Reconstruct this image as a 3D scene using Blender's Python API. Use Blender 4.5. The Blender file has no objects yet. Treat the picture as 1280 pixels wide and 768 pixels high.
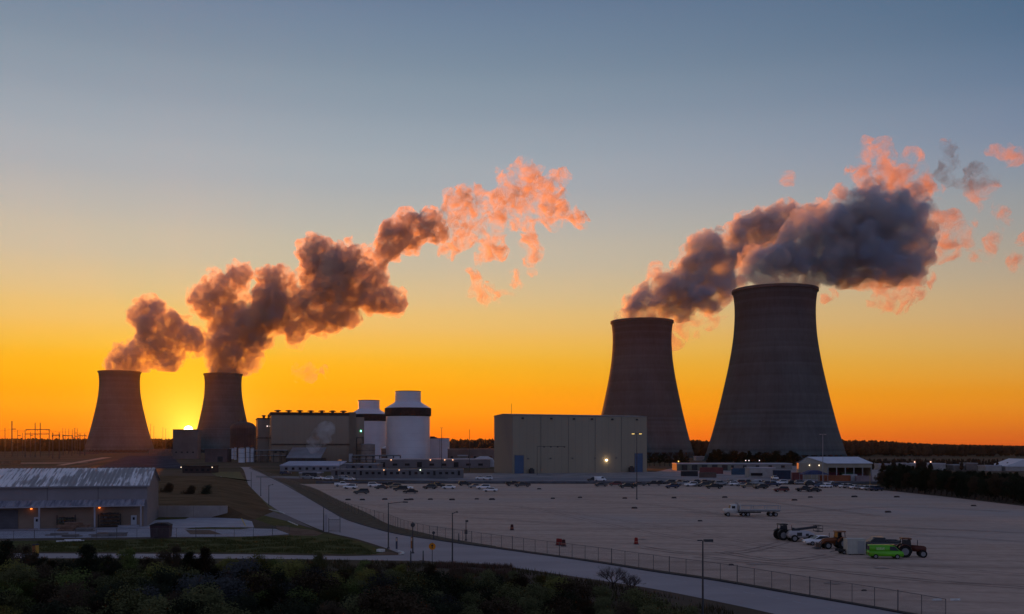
import bpy, bmesh, math, random
from mathutils import Vector, Matrix, noise

# ------------------------------------------------------------------ camera, sky, sun, exposure
scene = bpy.context.scene
H = 17.0          # eye height over the parking lot
F = 1200.0        # focal length in pixels of a 1280 px wide picture
HZ = 556.0        # picture row of the true horizon
cam_d = bpy.data.cameras.new("camera")
cam_d.sensor_width = 36.0
cam_d.lens = 36.0 * F / 1280.0
cam_d.shift_y = (HZ - 384.0) / 1280.0
cam_d.clip_start = 0.5
cam_d.clip_end = 60000.0
cam = bpy.data.objects.new("camera", cam_d)
cam.location = (0, 0, H)
cam.rotation_euler = (math.radians(90), 0, 0)
scene.collection.objects.link(cam)
scene.camera = cam

SUN_AZ = math.atan2(235.5 - 640, F)              # to the left of the view axis
SUN_EL = math.radians(0.82)
sun_dir = Vector((math.sin(SUN_AZ) * math.cos(SUN_EL), math.cos(SUN_AZ) * math.cos(SUN_EL), math.sin(SUN_EL)))

def lin(c):
    return tuple(((v / 255.0) / 12.92 if v <= 10 else (((v / 255.0) + 0.055) / 1.055) ** 2.4) for v in c) + (1.0,)

world = bpy.data.worlds.new("World")
scene.world = world
world.use_nodes = True
wt = world.node_tree
wt.nodes.clear()
def wn(t, **k):
    n = wt.nodes.new(t)
    for a, v in k.items():
        setattr(n, a, v)
    return n
def wmath(op, a, b=None, clamp=False):
    n = wn("ShaderNodeMath", operation=op, use_clamp=clamp)
    for i, v in enumerate((a, b)):
        if v is None: continue
        if isinstance(v, (int, float)): n.inputs[i].default_value = v
        else: wt.links.new(v, n.inputs[i])
    return n.outputs[0]
def wramp(src, stops):
    n = wn("ShaderNodeValToRGB")
    r = n.color_ramp
    r.interpolation = 'CARDINAL'
    while len(r.elements) < len(stops): r.elements.new(0.5)
    for e, (p, c) in zip(r.elements, stops):
        e.position = p; e.color = lin(c)
    wt.links.new(src, n.inputs[0])
    return n.outputs[0]
def wmix(f, a, b, mode='MIX'):
    n = wn("ShaderNodeMix", data_type='RGBA', blend_type=mode)
    if isinstance(f, (int, float)): n.inputs[0].default_value = f
    else: wt.links.new(f, n.inputs[0])
    for i, v in ((6, a), (7, b)):
        if isinstance(v, tuple): n.inputs[i].default_value = v
        else: wt.links.new(v, n.inputs[i])
    return n.outputs[2]
tc = wn("ShaderNodeTexCoord")
sep = wn("ShaderNodeSeparateXYZ")
wt.links.new(tc.outputs["Generated"], sep.inputs[0])
z = wmath('MAXIMUM', sep.outputs[2], 0.0)
zs = wmath('POWER', z, 0.5)                      # finer steps near the horizon
sq = lambda v: math.sqrt(v)
sunside = wramp(zs, [(0.0, (246, 104, 6)), (sq(.013), (250, 122, 0)), (sq(.03), (250, 145, 0)), (sq(.06), (246, 166, 0)),
    (sq(.09), (240, 182, 46)), (sq(.115), (235, 190, 96)), (sq(.14), (225, 193, 128)), (sq(.175), (207, 191, 158)), (sq(.21), (194, 187, 171)),
    (sq(.25), (175, 178, 179)), (sq(.285), (163, 172, 180)), (sq(.32), (148, 161, 174)), (sq(.36), (131, 148, 165)), (sq(.42), (107, 127, 153)),
    (sq(.6), (88, 102, 130)), (1.0, (96, 98, 124))])
farside = wramp(zs, [(0.0, (200, 82, 30)), (sq(.012), (210, 106, 30)), (sq(.03), (222, 132, 30)), (sq(.055), (222, 149, 46)),
    (sq(.085), (211, 162, 88)), (sq(.115), (200, 165, 118)), (sq(.15), (182, 163, 138)), (sq(.19), (160, 156, 150)), (sq(.23), (141, 149, 158)),
    (sq(.27), (122, 137, 160)), (sq(.31), (104, 125, 152)), (sq(.35), (84, 111, 141)), (sq(.4), (70, 99, 130)), (sq(.6), (72, 92, 122)), (1.0, (96, 98, 124))])
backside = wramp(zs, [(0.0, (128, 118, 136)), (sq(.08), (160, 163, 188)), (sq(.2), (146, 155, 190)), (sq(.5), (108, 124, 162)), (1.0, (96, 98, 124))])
# angle away from the sun, measured along the horizon
hor = wn("ShaderNodeCombineXYZ")
wt.links.new(sep.outputs[0], hor.inputs[0]); wt.links.new(sep.outputs[1], hor.inputs[1])
hn = wn("ShaderNodeVectorMath", operation='NORMALIZE'); wt.links.new(hor.outputs[0], hn.inputs[0])
hd = wn("ShaderNodeVectorMath", operation='DOT_PRODUCT'); wt.links.new(hn.outputs[0], hd.inputs[0])
hd.inputs[1].default_value = (math.sin(SUN_AZ), math.cos(SUN_AZ), 0)
def wrange(src, a, b, c=0.0, d=1.0, smooth=True):
    n = wn("ShaderNodeMapRange", interpolation_type='SMOOTHSTEP' if smooth else 'LINEAR')
    wt.links.new(src, n.inputs[0])
    for i, v in enumerate((a, b, c, d)): n.inputs[i + 1].default_value = v
    return n.outputs[0]
ang = wmath('ARCCOSINE', wmath('MINIMUM', hd.outputs["Value"], 1.0))
f1 = wmath('POWER', wrange(ang, 0.05, 0.86, smooth=False), 1.9)
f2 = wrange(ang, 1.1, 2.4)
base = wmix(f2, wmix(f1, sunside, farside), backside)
# glow and disc of the setting sun
sd = wn("ShaderNodeVectorMath", operation='DOT_PRODUCT')
nrm = wn("ShaderNodeVectorMath", operation='NORMALIZE'); wt.links.new(tc.outputs["Generated"], nrm.inputs[0])
wt.links.new(nrm.outputs[0], sd.inputs[0]); sd.inputs[1].default_value = sun_dir
sa = wmath('ARCCOSINE', wmath('MINIMUM', sd.outputs["Value"], 1.0))
g1 = wmath('EXPONENT', wmath('MULTIPLY', sa, -22.0))
g2 = wmath('EXPONENT', wmath('MULTIPLY', sa, -38.0))
base = wmix(g1, base, wmix(1.0, base, (0.02, 0.10, 0.0, 1), 'ADD'))
base = wmix(g2, base, wmix(1.0, base, (0.6, 0.9, 0.12, 1), 'ADD'))
disc = wrange(sa, math.radians(0.2), math.radians(0.27), 1.0, 0.0)
base = wmix(disc, base, (14, 11, 5, 1))
nish = wn("ShaderNodeTexSky", sky_type='NISHITA', sun_disc=False, sun_elevation=SUN_EL, sun_rotation=SUN_AZ, air_density=1.0, dust_density=2.0)
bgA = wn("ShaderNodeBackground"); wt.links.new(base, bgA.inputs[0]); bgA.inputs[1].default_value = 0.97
bgB = wn("ShaderNodeBackground"); wt.links.new(nish.outputs[0], bgB.inputs[0]); bgB.inputs[1].default_value = 0.003
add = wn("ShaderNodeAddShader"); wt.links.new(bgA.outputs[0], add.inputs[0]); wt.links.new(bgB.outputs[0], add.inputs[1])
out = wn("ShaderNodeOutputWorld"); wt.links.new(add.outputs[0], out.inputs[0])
world.cycles.sampling_method = 'MANUAL'
world.cycles.sample_map_resolution = 512

sl = bpy.data.lights.new("sun", 'SUN')
sl.energy = 5.0
sl.angle = math.radians(0.53)
sl.color = (1.0, 0.24, 0.02)
sun = bpy.data.objects.new("sun", sl)
sun.rotation_euler = (-sun_dir).to_track_quat('-Z', 'Y').to_euler()
sun.location = (-300, 900, 60)
scene.collection.objects.link(sun)

scene.view_settings.view_transform = 'Standard'
scene.view_settings.look = 'None'
scene.view_settings.exposure = 0.0
scene.view_settings.gamma = 1.0
cy = scene.cycles
cy.use_denoising = True
cy.max_bounces = 5
cy.diffuse_bounces = 2
cy.glossy_bounces = 2
cy.transmission_bounces = 2
cy.transparent_max_bounces = 8
cy.volume_bounces = 2
cy.sample_clamp_indirect = 4.0
cy.volume_max_steps = 256
cy.caustics_reflective = False
cy.caustics_refractive = False

# ------------------------------------------------------------------ helpers
col = scene.collection
rnd = random.Random(11)
R = math.radians

def gp(X, Y, z=0.0):
    "ground point seen at picture position X, Y"
    D = (H - z) * F / (Y - HZ)
    return Vector(((X - 640) / F * D, D, z))
def at(X, Y, D):
    return Vector(((X - 640) / F * D, D, H + (HZ - Y) / F * D))

_m = {}
def mat(name, c, rough=0.85, var=0.18, scale=0.4, c2=None, metal=0.0, stretch=(1, 1, 1), detail=5.0, bump=0.0, spec=0.3, extra=None):
    if name in _m: return _m[name]
    m = bpy.data.materials.new(name); m.use_nodes = True
    nt = m.node_tree; b = nt.nodes["Principled BSDF"]
    b.inputs["Roughness"].default_value = rough
    b.inputs["Metallic"].default_value = metal
    b.inputs["Specular IOR Level"].default_value = spec
    tcn = nt.nodes.new("ShaderNodeTexCoord"); mp = nt.nodes.new("ShaderNodeMapping")
    mp.inputs["Scale"].default_value = stretch
    nt.links.new(tcn.outputs["Object"], mp.inputs[0])
    n = nt.nodes.new("ShaderNodeTexNoise"); n.inputs["Scale"].default_value = scale; n.inputs["Detail"].default_value = detail
    n.inputs["Roughness"].default_value = 0.62
    nt.links.new(mp.outputs[0], n.inputs["Vector"])
    rp = nt.nodes.new("ShaderNodeValToRGB")
    if c2 is None:
        c2 = tuple(min(1, v * (1 + var * 1.4)) for v in c); c1 = tuple(v * (1 - var * 1.4) for v in c)
    else: c1 = c
    rp.color_ramp.elements[0].position = 0.36; rp.color_ramp.elements[0].color = (*c1, 1)
    rp.color_ramp.elements[1].position = 0.64; rp.color_ramp.elements[1].color = (*c2, 1)
    nt.links.new(n.outputs[0], rp.inputs[0])
    res = rp.outputs[0]
    if extra: res = extra(nt, tcn, res, b)
    nt.links.new(res, b.inputs["Base Color"])
    if bump:
        bn = nt.nodes.new("ShaderNodeBump"); bn.inputs["Distance"].default_value = bump
        nt.links.new(n.outputs[0], bn.inputs["Height"]); nt.links.new(bn.outputs[0], b.inputs["Normal"])
    _m[name] = m
    return m

def nmix(nt, f, a, b, mode='MIX'):
    n = nt.nodes.new("ShaderNodeMix"); n.data_type = 'RGBA'; n.blend_type = mode
    if isinstance(f, (int, float)): n.inputs[0].default_value = f
    else: nt.links.new(f, n.inputs[0])
    for i, v in ((6, a), (7, b)):
        if isinstance(v, tuple): n.inputs[i].default_value = v if len(v) == 4 else (*v, 1)
        else: nt.links.new(v, n.inputs[i])
    return n.outputs[2]

def lines(axis, period, width, colr, coord="Object"):
    "dark seams across a surface along one object axis"
    def f(nt, tcn, res, b):
        s = nt.nodes.new("ShaderNodeSeparateXYZ"); nt.links.new(tcn.outputs[coord], s.inputs[0])
        m1 = nt.nodes.new("ShaderNodeMath"); m1.operation = 'DIVIDE'; nt.links.new(s.outputs[axis], m1.inputs[0]); m1.inputs[1].default_value = period
        m2 = nt.nodes.new("ShaderNodeMath"); m2.operation = 'FRACT'; nt.links.new(m1.outputs[0], m2.inputs[0])
        m3 = nt.nodes.new("ShaderNodeMath"); m3.operation = 'LESS_THAN'; nt.links.new(m2.outputs[0], m3.inputs[0]); m3.inputs[1].default_value = width / period
        return nmix(nt, m3.outputs[0], res, colr)
    return f

def emit(name, c, s):
    if name in _m: return _m[name]
    m = bpy.data.materials.new(name); m.use_nodes = True
    nt = m.node_tree; b = nt.nodes["Principled BSDF"]
    b.inputs["Base Color"].default_value = (*c, 1)
    b.inputs["Emission Color"].default_value = (*c, 1); b.inputs["Emission Strength"].default_value = s
    _m[name] = m
    return m

class MB:
    def __init__(s): s.v = []; s.f = []; s.smooth = False
    def add(s, vs, fs):
        o = len(s.v); s.v += [tuple(v) for v in vs]; s.f += [tuple(i + o for i in f) for f in fs]; return s
    def box(s, cx, cy, cz, sx, sy, sz, rz=0.0, taper=1.0):
        ca, sa = math.cos(rz), math.sin(rz); vs = []
        for dz in (-.5, .5):
            t = taper if dz > 0 else 1.0
            for dx, dy in ((-.5, -.5), (.5, -.5), (.5, .5), (-.5, .5)):
                x, y = dx * sx * t, dy * sy * t
                vs.append((cx + x * ca - y * sa, cy + x * sa + y * ca, cz + dz * sz))
        return s.add(vs, [(3, 2, 1, 0), (4, 5, 6, 7), (0, 1, 5, 4), (1, 2, 6, 5), (2, 3, 7, 6), (3, 0, 4, 7)])
    def tube(s, p0, p1, r0, r1=None, n=8, cap=True):
        r1 = r0 if r1 is None else r1
        p0, p1 = Vector(p0), Vector(p1); d = (p1 - p0).normalized()
        u = d.orthogonal().normalized(); w = d.cross(u); vs = []
        for p, r in ((p0, r0), (p1, r1)):
            for k in range(n):
                a = 2 * math.pi * k / n
                vs.append(p + (u * math.cos(a) + w * math.sin(a)) * r)
        fs = [(k, (k + 1) % n, n + (k + 1) % n, n + k) for k in range(n)]
        if cap: fs += [tuple(range(n))[::-1], tuple(range(n, 2 * n))]
        return s.add(vs, fs)
    def lathe(s, prof, n=32, cx=0, cy=0, cap0=True, cap1=True):
        vs = []
        for r, zz in prof:
            for k in range(n):
                a = 2 * math.pi * k / n; vs.append((cx + r * math.cos(a), cy + r * math.sin(a), zz))
        fs = []
        for j in range(len(prof) - 1):
            for k in range(n):
                a = j * n + k; b = j * n + (k + 1) % n
                fs.append((a, b, b + n, a + n))
        if cap0: fs.append(tuple(range(n))[::-1])
        if cap1: fs.append(tuple(range((len(prof) - 1) * n, len(prof) * n)))
        return s.add(vs, fs)
    def prism(s, pts, y0, y1):
        "profile in x,z extruded along y"
        n = len(pts)
        vs = [(x, y0, zz) for x, zz in pts] + [(x, y1, zz) for x, zz in pts]
        fs = [(k, (k + 1) % n, n + (k + 1) % n, n + k) for k in range(n)] + [tuple(range(n))[::-1], tuple(range(n, 2 * n))]
        return s.add(vs, fs)
    def build(s, name, m, parent=None, smooth=False):
        me = bpy.data.meshes.new(name); me.from_pydata(s.v, [], s.f); me.update()
        bm = bmesh.new(); bm.from_mesh(me); bmesh.ops.recalc_face_normals(bm, faces=bm.faces); bm.to_mesh(me); bm.free()
        if smooth:
            for p in me.polygons: p.use_smooth = True
        for mm in (m if isinstance(m, (list, tuple)) else [m]): me.materials.append(mm)
        o = bpy.data.objects.new(name, me); col.objects.link(o)
        if parent: o.parent = parent
        return o

def tag(o, label=None, cat=None, group=None, kind=None):
    if label: o["label"] = label
    if cat: o["category"] = cat
    if group: o["group"] = group
    if kind: o["kind"] = kind
    return o
def empty(name, loc, rz=0.0, label=None, cat=None, group=None):
    o = bpy.data.objects.new(name, None); col.objects.link(o)
    o.location = loc; o.rotation_euler = (0, 0, rz); o.empty_display_size = 1
    return tag(o, label, cat, group)
def kids(o): return [c for c in col.objects if c.parent == o]
_kc = {}
def tree_of(o):
    if o.name not in _kc: _kc[o.name] = [(c, tree_of(c)) for c in kids(o)]
    return _kc[o.name]
def copy_tree(o, parent=None):
    c = o.copy(); col.objects.link(c); c.parent = parent
    for ch, _ in tree_of(o): copy_tree(ch, c)
    return c

def sheet(name, pts, zz, m, kind="structure"):
    "flat sheet through a list of world xy points"
    me = bpy.data.meshes.new(name)
    me.from_pydata([(p[0], p[1], zz) for p in pts], [], [tuple(range(len(pts)))])
    bm = bmesh.new(); bm.from_mesh(me); bmesh.ops.triangulate(bm, faces=bm.faces)
    for f in bm.faces:
        if f.normal.z < 0: f.normal_flip()
    bm.to_mesh(me); bm.free()
    me.materials.append(m)
    o = bpy.data.objects.new(name, me); col.objects.link(o); tag(o, kind=kind)
    return o
def smoothpts(pts, n=6):
    out = []
    for i in range(len(pts) - 1):
        p0 = pts[max(i - 1, 0)]; p1 = pts[i]; p2 = pts[i + 1]; p3 = pts[min(i + 2, len(pts) - 1)]
        for k in range(n):
            t = k / n
            out.append(tuple(0.5 * (2 * p1[j] + (-p0[j] + p2[j]) * t + (2 * p0[j] - 5 * p1[j] + 4 * p2[j] - p3[j]) * t * t + (-p0[j] + 3 * p1[j] - 3 * p2[j] + p3[j]) * t ** 3) for j in (0, 1)))
    out.append(pts[-1][:2])
    return out

# ------------------------------------------------------------------ ground
def ground_extra(nt, tcn, res, b):
    n = nt.nodes.new("ShaderNodeTexNoise"); n.inputs["Scale"].default_value = 0.012; n.inputs["Detail"].default_value = 6
    nt.links.new(tcn.outputs["Object"], n.inputs["Vector"])
    r = nt.nodes.new("ShaderNodeValToRGB"); r.color_ramp.elements[0].position = .42; r.color_ramp.elements[1].position = .6
    nt.links.new(n.outputs[0], r.inputs[0])
    return nmix(nt, r.outputs[0], res, (0.105, 0.075, 0.06))
M_ground = mat("ground_earth_grass", (0.045, 0.042, 0.024), c2=(0.085, 0.066, 0.04), scale=0.15, rough=1, spec=0.05, extra=ground_extra)
def disc_ground():
    mb = MB(); n = 72; prof = [0, 150, 400, 900, 2000, 4000, 7000]
    vs = [(0, 300, 0)]
    for r in prof[1:]:
        for k in range(n):
            a = 2 * math.pi * k / n; vs.append((r * math.cos(a), 300 + r * math.sin(a), 0))
    fs = [(0, 1 + k, 1 + (k + 1) % n) for k in range(n)]
    for j in range(len(prof) - 2):
        for k in range(n):
            a = 1 + j * n + k; b2 = 1 + j * n + (k + 1) % n
            fs.append((a, a + n, b2 + n, b2))
    mb.add(vs, fs)
    return tag(mb.build("ground", M_ground), kind="structure")
disc_ground()

def lot_extra(nt, tcn, res, b):
    # long faint tyre tracks and damp patches
    mp = nt.nodes.new("ShaderNodeMapping"); mp.inputs["Scale"].default_value = (0.009, 0.035, 1); mp.inputs["Rotation"].default_value = (0, 0, R(-16))
    nt.links.new(tcn.outputs["Object"], mp.inputs[0])
    n = nt.nodes.new("ShaderNodeTexNoise"); n.inputs["Scale"].default_value = 3.0; n.inputs["Detail"].default_value = 7; n.inputs["Distortion"].default_value = 0.6
    nt.links.new(mp.outputs[0], n.inputs["Vector"])
    r = nt.nodes.new("ShaderNodeValToRGB"); r.color_ramp.elements[0].position = .33; r.color_ramp.elements[1].position = .56
    r.color_ramp.elements[0].color = (0.62, 0.6, 0.6, 1)
    nt.links.new(n.outputs[0], r.inputs[0])
    res = nmix(nt, 0.45, res, r.outputs[0], 'MULTIPLY')
    w = nt.nodes.new("ShaderNodeTexWave"); w.bands_direction = 'Y'; w.inputs["Scale"].default_value = 0.045; w.inputs["Distortion"].default_value = 9; w.inputs["Detail"].default_value = 3; w.inputs["Detail Scale"].default_value = 0.25
    mp2 = nt.nodes.new("ShaderNodeMapping"); mp2.inputs["Rotation"].default_value = (0, 0, R(28)); mp2.inputs["Scale"].default_value = (0.3, 1, 1)
    nt.links.new(tcn.outputs["Object"], mp2.inputs[0]); nt.links.new(mp2.outputs[0], w.inputs["Vector"])
    r2 = nt.nodes.new("ShaderNodeValToRGB"); r2.color_ramp.elements[0].position = .0; r2.color_ramp.elements[1].position = .12
    r2.color_ramp.elements[0].color = (0.74, 0.71, 0.69, 1)
    nt.links.new(w.outputs[1], r2.inputs[0])
    res = nmix(nt, 0.55, res, r2.outputs[0], 'MULTIPLY')
    n2 = nt.nodes.new("ShaderNodeTexNoise"); n2.inputs["Scale"].default_value = 0.013; n2.inputs["Detail"].default_value = 3
    nt.links.new(tcn.outputs["Object"], n2.inputs["Vector"])
    r3 = nt.nodes.new("ShaderNodeValToRGB"); r3.color_ramp.elements[0].position = .5; r3.color_ramp.elements[1].position = .7
    nt.links.new(n2.outputs[0], r3.inputs[0])
    return nmix(nt, r3.outputs[0], res, (0.40, 0.345, 0.32))
M_lot = mat("parking_lot_gravel", (0.44, 0.325, 0.26), c2=(0.53, 0.395, 0.32), scale=0.5, rough=0.95, spec=0.1, bump=0.02, extra=lot_extra)
M_road = mat("asphalt_road", (0.285, 0.255, 0.265), c2=(0.345, 0.31, 0.32), scale=0.12, stretch=(0.4, 1, 1), rough=0.85, spec=0.2)
M_dark_asphalt = mat("dark_asphalt", (0.095, 0.08, 0.085), c2=(0.13, 0.11, 0.115), scale=0.4, rough=0.9)
M_conc = mat("pale_concrete", (0.27, 0.27, 0.31), c2=(0.36, 0.36, 0.41), scale=0.25, rough=0.9)
M_grass = mat("dry_grass", (0.055, 0.058, 0.02), c2=(0.10, 0.095, 0.035), scale=0.5, rough=1, spec=0.05, bump=0.1)
M_verge = mat("dry_verge_grass", (0.075, 0.062, 0.045), c2=(0.12, 0.10, 0.075), scale=0.6, rough=1, spec=0.05, bump=0.08)
M_dirt = mat("reddish_dirt", (0.14, 0.09, 0.065), c2=(0.2, 0.14, 0.1), scale=0.3, rough=1, spec=0.0)
M_paint = mat("road_paint", (0.6, 0.6, 0.58), var=0.1, scale=2)
M_yellow = mat("yellow_paint", (0.6, 0.42, 0.06), var=0.1, scale=2)

W = lambda l: [gp(X, Y)[:2] for X, Y in l]
# main road: left / lower edge and right / upper edge, traced on the ground plane
rl = [(300, 584), (305, 589), (315, 615), (341, 634), (360, 645), (405, 664), (446, 674), (484, 686)]
rl2 = [(548, 703), (577, 704), (620, 707), (738, 724), (817, 736.5), (900, 753), (960, 766), (1060, 790)]
rr = [(312, 584), (320, 588), (360, 607), (384, 622), (415, 640), (434, 650), (469, 661), (503, 669), (555, 677), (620, 686), (742, 703), (817, 715), (900, 727), (991, 743), (1122, 766), (1280, 797)]
road_pts = W(smoothpts(rl)) + [gp(505, 694)[:2], gp(520, 700)[:2]] + W(smoothpts(rl2)) + W(smoothpts(rr))[::-1]
sheet("main_road", road_pts, 0.02, M_road)
sheet("side_road", W([(-160, 690.5), (46, 692), (300, 693), (434, 695.5), (482, 694.5), (506, 694), (526, 701.5), (400, 699.5), (300, 698.5), (46, 698), (-160, 697.5)]), 0.012, M_road)
# centre line of the far stretch of the main road, worn
cl = []
a = W(smoothpts([(620, 690), (742, 709), (817, 721), (900, 735), (991, 752), (1100, 775)]))
for i in range(0, len(a) - 1, 2):
    p, q = Vector(a[i]), Vector(a[i + 1]); d = (q - p).normalized(); nn = Vector((-d.y, d.x)) * 0.07
    cl.append((p - nn, p + nn, q + nn, q - nn))
mb = MB()
for k in cl: mb.add([(v.x, v.y, 0.026) for v in k], [(0, 3, 2, 1)])
tag(mb.build("road_marking", mat("worn_paint", (0.36, 0.36, 0.38), var=.15, scale=1)), kind="structure")

# verge between road and lot, then the lot itself
verge_hi = [(352, 601), (375, 605.5), (396, 612), (420, 624), (458, 641), (486, 655.5), (520, 664), (560, 673), (620, 683)]
sheet("road_verge", W(smoothpts([(352, 604), (384, 622), (415, 639.5), (434, 649.5), (469, 660.5), (503, 668.5), (555, 676.5), (620, 685.5)])) + W(smoothpts(verge_hi))[::-1], 0.016, M_verge)
lot = W(smoothpts([(372, 605.3), (396, 612.5), (420, 624.5), (458, 641.5), (486, 656), (520, 664.5), (560, 673.5), (620, 683.4), (742, 700.5), (817, 712), (900, 724), (991, 740), (1122, 763), (1290, 794)])) + W([(1500, 834), (2300, 960), (2300, 668), (1500, 641), (1280, 633), (1180, 621), (1098, 612.5), (1096, 606.5), (1000, 606), (860, 605.2), (640, 605), (500, 605)])
sheet("parking_lot", lot, 0.012, M_lot)
sheet("back_road", W([(320, 597.5), (600, 602.5), (860, 603.5), (1096, 603.5), (1096, 601), (860, 600), (820, 597.3), (640, 596.6), (600, 599), (320, 595)]), 0.03, mat("back_road_asphalt", (0.15, 0.15, 0.17), var=.15, scale=.1))
sheet("plant_yard", W([(560, 600), (1110, 601), (1110, 584), (860, 581), (820, 590), (560, 592)]), 0.012, mat("plant_yard_gravel", (0.2, 0.18, 0.18), c2=(0.29, 0.26, 0.27), scale=.05))
sheet("apron", W([(600, 592.3), (640, 597), (820, 598), (830, 593), (700, 590)]), 0.05, mat("apron_gravel", (0.22, 0.21, 0.21), var=.2, scale=.08))
# worn tyre tracks and stains on the lot
M_trk = mat("tyre_track_dust", (.22, .165, .14), c2=(.44, .33, .27), scale=.25, detail=7, rough=1, spec=0)
def track(px, gauge=1.8, w=.34, zz=.018):
    mb = MB(); pts = [Vector(p) for p in W(smoothpts(px, 8))]
    for sgn in (-1, 1):
        L_ = []
        for i, p in enumerate(pts):
            d = (pts[min(i + 1, len(pts) - 1)] - pts[max(i - 1, 0)]).normalized(); nn = Vector((-d.y, d.x))
            wv = w * (1 + .5 * noise.noise(Vector((p.x * .1, p.y * .1, sgn)))) * .5
            c = p + nn * sgn * gauge * .5; L_.append((c - nn * wv, c + nn * wv))
        for a, b in zip(L_, L_[1:]): mb.add([(a[0].x, a[0].y, zz), (a[1].x, a[1].y, zz), (b[1].x, b[1].y, zz), (b[0].x, b[0].y, zz)], [(0, 1, 2, 3)])
    return tag(mb.build("tyre_track", M_trk), kind="structure")
for q, tpx in enumerate(([(640, 632), (700, 643), (780, 660), (880, 678), (960, 690)], [(560, 628), (650, 634), (760, 648), (900, 672), (1060, 702), (1200, 722)], [(1090, 706), (1160, 708), (1230, 715), (1330, 722)],
              [(690, 622), (820, 632), (960, 650), (1140, 668), (1320, 680)], [(470, 632), (520, 640), (600, 648), (720, 656)], [(930, 645), (1010, 640), (1120, 634), (1260, 640)], [(860, 640), (930, 646), (1000, 652), (1130, 660), (1320, 668)],
              [(870, 696), (960, 705), (1060, 716), (1180, 728), (1330, 738)], [(800, 618), (860, 622), (960, 628), (1100, 646)], [(900, 690), (960, 700), (1000, 700), (1040, 694)], [(980, 678), (930, 690), (860, 692), (800, 684)])):
    track(tpx, zz=.016 + q * .004)
r9 = random.Random(21)
M_stain = mat("damp_stain", (.24, .19, .17), c2=(.40, .31, .26), scale=.35, detail=8, rough=.9)
for q in range(9):
    X, Y = r9.uniform(560, 1260), r9.uniform(618, 735)
    if Y > 690 + (X - 640) * .13: continue
    c = gp(X, Y); n_ = 14; a, b = r9.uniform(1.0, 2.6), r9.uniform(.6, 1.6)
    sheet("stain", [(c.x + a * math.cos(6.283 * k / n_) * r9.uniform(.6, 1.2), c.y + b * math.sin(6.283 * k / n_) * r9.uniform(.6, 1.2)) for k in range(n_)], .064 + q * .002, M_stain)
# concrete yards at the warehouse
yl = [(-200, 676), (40, 673), (215, 671.5), (300, 671), (330, 670), (362, 668), (345, 661.5), (318, 660.8), (315, 652), (297, 647.5), (205, 647), (180, 655), (-200, 656)]
sheet("concrete_yard", W(yl), 0.012, M_conc)
sheet("patched_asphalt", W([(238, 668.3), (278, 668.4), (262, 662.8), (232, 663)]), 0.03, M_dirt)
sheet("yard_grass", W([(230, 662), (300, 662), (318, 660), (262, 659.2), (240, 660)]), 0.034, M_grass)
sheet("yard_grass", W([(184, 652.5), (196, 650.3), (232, 649), (238, 646.5), (196, 646)]), 0.034, M_grass)
sheet("roadside_grass", W([(300, 634), (310, 634.5), (356, 650), (400, 665.5), (446, 676), (480, 687), (476, 694), (300, 691), (46, 690), (-160, 689), (-160, 678), (200, 674), (362, 669.5), (350, 660), (306, 645)]), 0.008, M_grass)
sheet("bare_earth", W([(345, 657), (392, 663), (404, 667), (396, 670), (365, 669.5), (346, 661)]), 0.014, M_dirt)
sheet("bare_earth", W([(462, 694), (484, 690), (505, 693.5), (500, 694.3)]), 0.028, M_dirt)
# embankment with the dark driveway on it
M_drive = M_dark_asphalt
bank = MB()
prof = [(292, 633, 2.2), (300, 626, 2.4), (288, 612, 2.6), (268, 598, 2.8)]
F0, F1 = gp(196, 632.5, 2.5), gp(283, 632.5, 2.5)
B0, B1 = gp(150, 595, 2.8), gp(266, 595, 2.8)
E1 = gp(342, 640, 0.0); E2 = gp(305, 600, 0.0)
bv = [F0, F1, B1, B0, (E1.x, E1.y, 0), (E2.x, E2.y, 0), (B1.x + 14, B1.y + 16, 0), (B0.x - 30, B0.y + 20, 0), (F0.x - 22, F0.y + 26, 0), (F1.x + 9, F1.y - 9, 0), (F0.x - 3, F0.y, 0), (F1.x - 2.5, F1.y - 3.4, 0)]
bank.add(bv, [(0, 1, 2, 3), (1, 4, 5, 2), (2, 5, 6), (3, 2, 6, 7), (0, 3, 7, 8), (1, 9, 4), (0, 8, 10), (1, 11, 9)])
o = bank.build("grass_embankment", mat("embankment_grass", (0.065, 0.042, 0.022), c2=(0.12, 0.078, 0.045), scale=0.12, rough=1, spec=0.05, bump=.2)); tag(o, kind="structure")
sheet("driveway", W([(283, 634), (312, 631), (318, 623), (330, 628), (352, 641), (362, 646), (392, 661), (360, 652), (316, 641), (290, 640)]), 0.018, M_drive)
sheet("far_slope_grass", W([(262, 590), (300, 590), (310, 606), (330, 626), (352, 644), (338, 638), (312, 622)]), 0.03, mat("green_slope", (0.07, 0.07, 0.02), c2=(0.115, 0.10, 0.035), scale=.3, rough=1))
def kerb(name, px, w, h, m):
    mb = MB(); pts = W(smoothpts(px))
    for i in range(len(pts) - 1):
        p, q = Vector(pts[i]), Vector(pts[i + 1]); d = q - p
        mb.box((p.x + q.x) / 2, (p.y + q.y) / 2, h / 2, d.length * 1.02, w, h, math.atan2(d.y, d.x))
    return tag(mb.build(name, m), kind="structure")
kerb("kerb", [(301, 623), (312, 630), (330, 636), (350, 640.5), (356, 643)], 0.2, 0.16, M_paint)
kerb("kerb", [(276, 596), (286, 606), (300, 614), (318, 624)], 0.3, 0.14, M_conc)
kerb("kerb", [(360, 652), (372, 657)], 0.16, 0.12, M_paint)
kerb("kerb", [(498, 689.5), (503, 691), (504, 692.8), (499, 693.6)], 0.35, 0.16, M_paint)
kerb("kerb", [(293, 634), (300, 645), (307, 658)], 0.15, 0.1, M_yellow)
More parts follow.
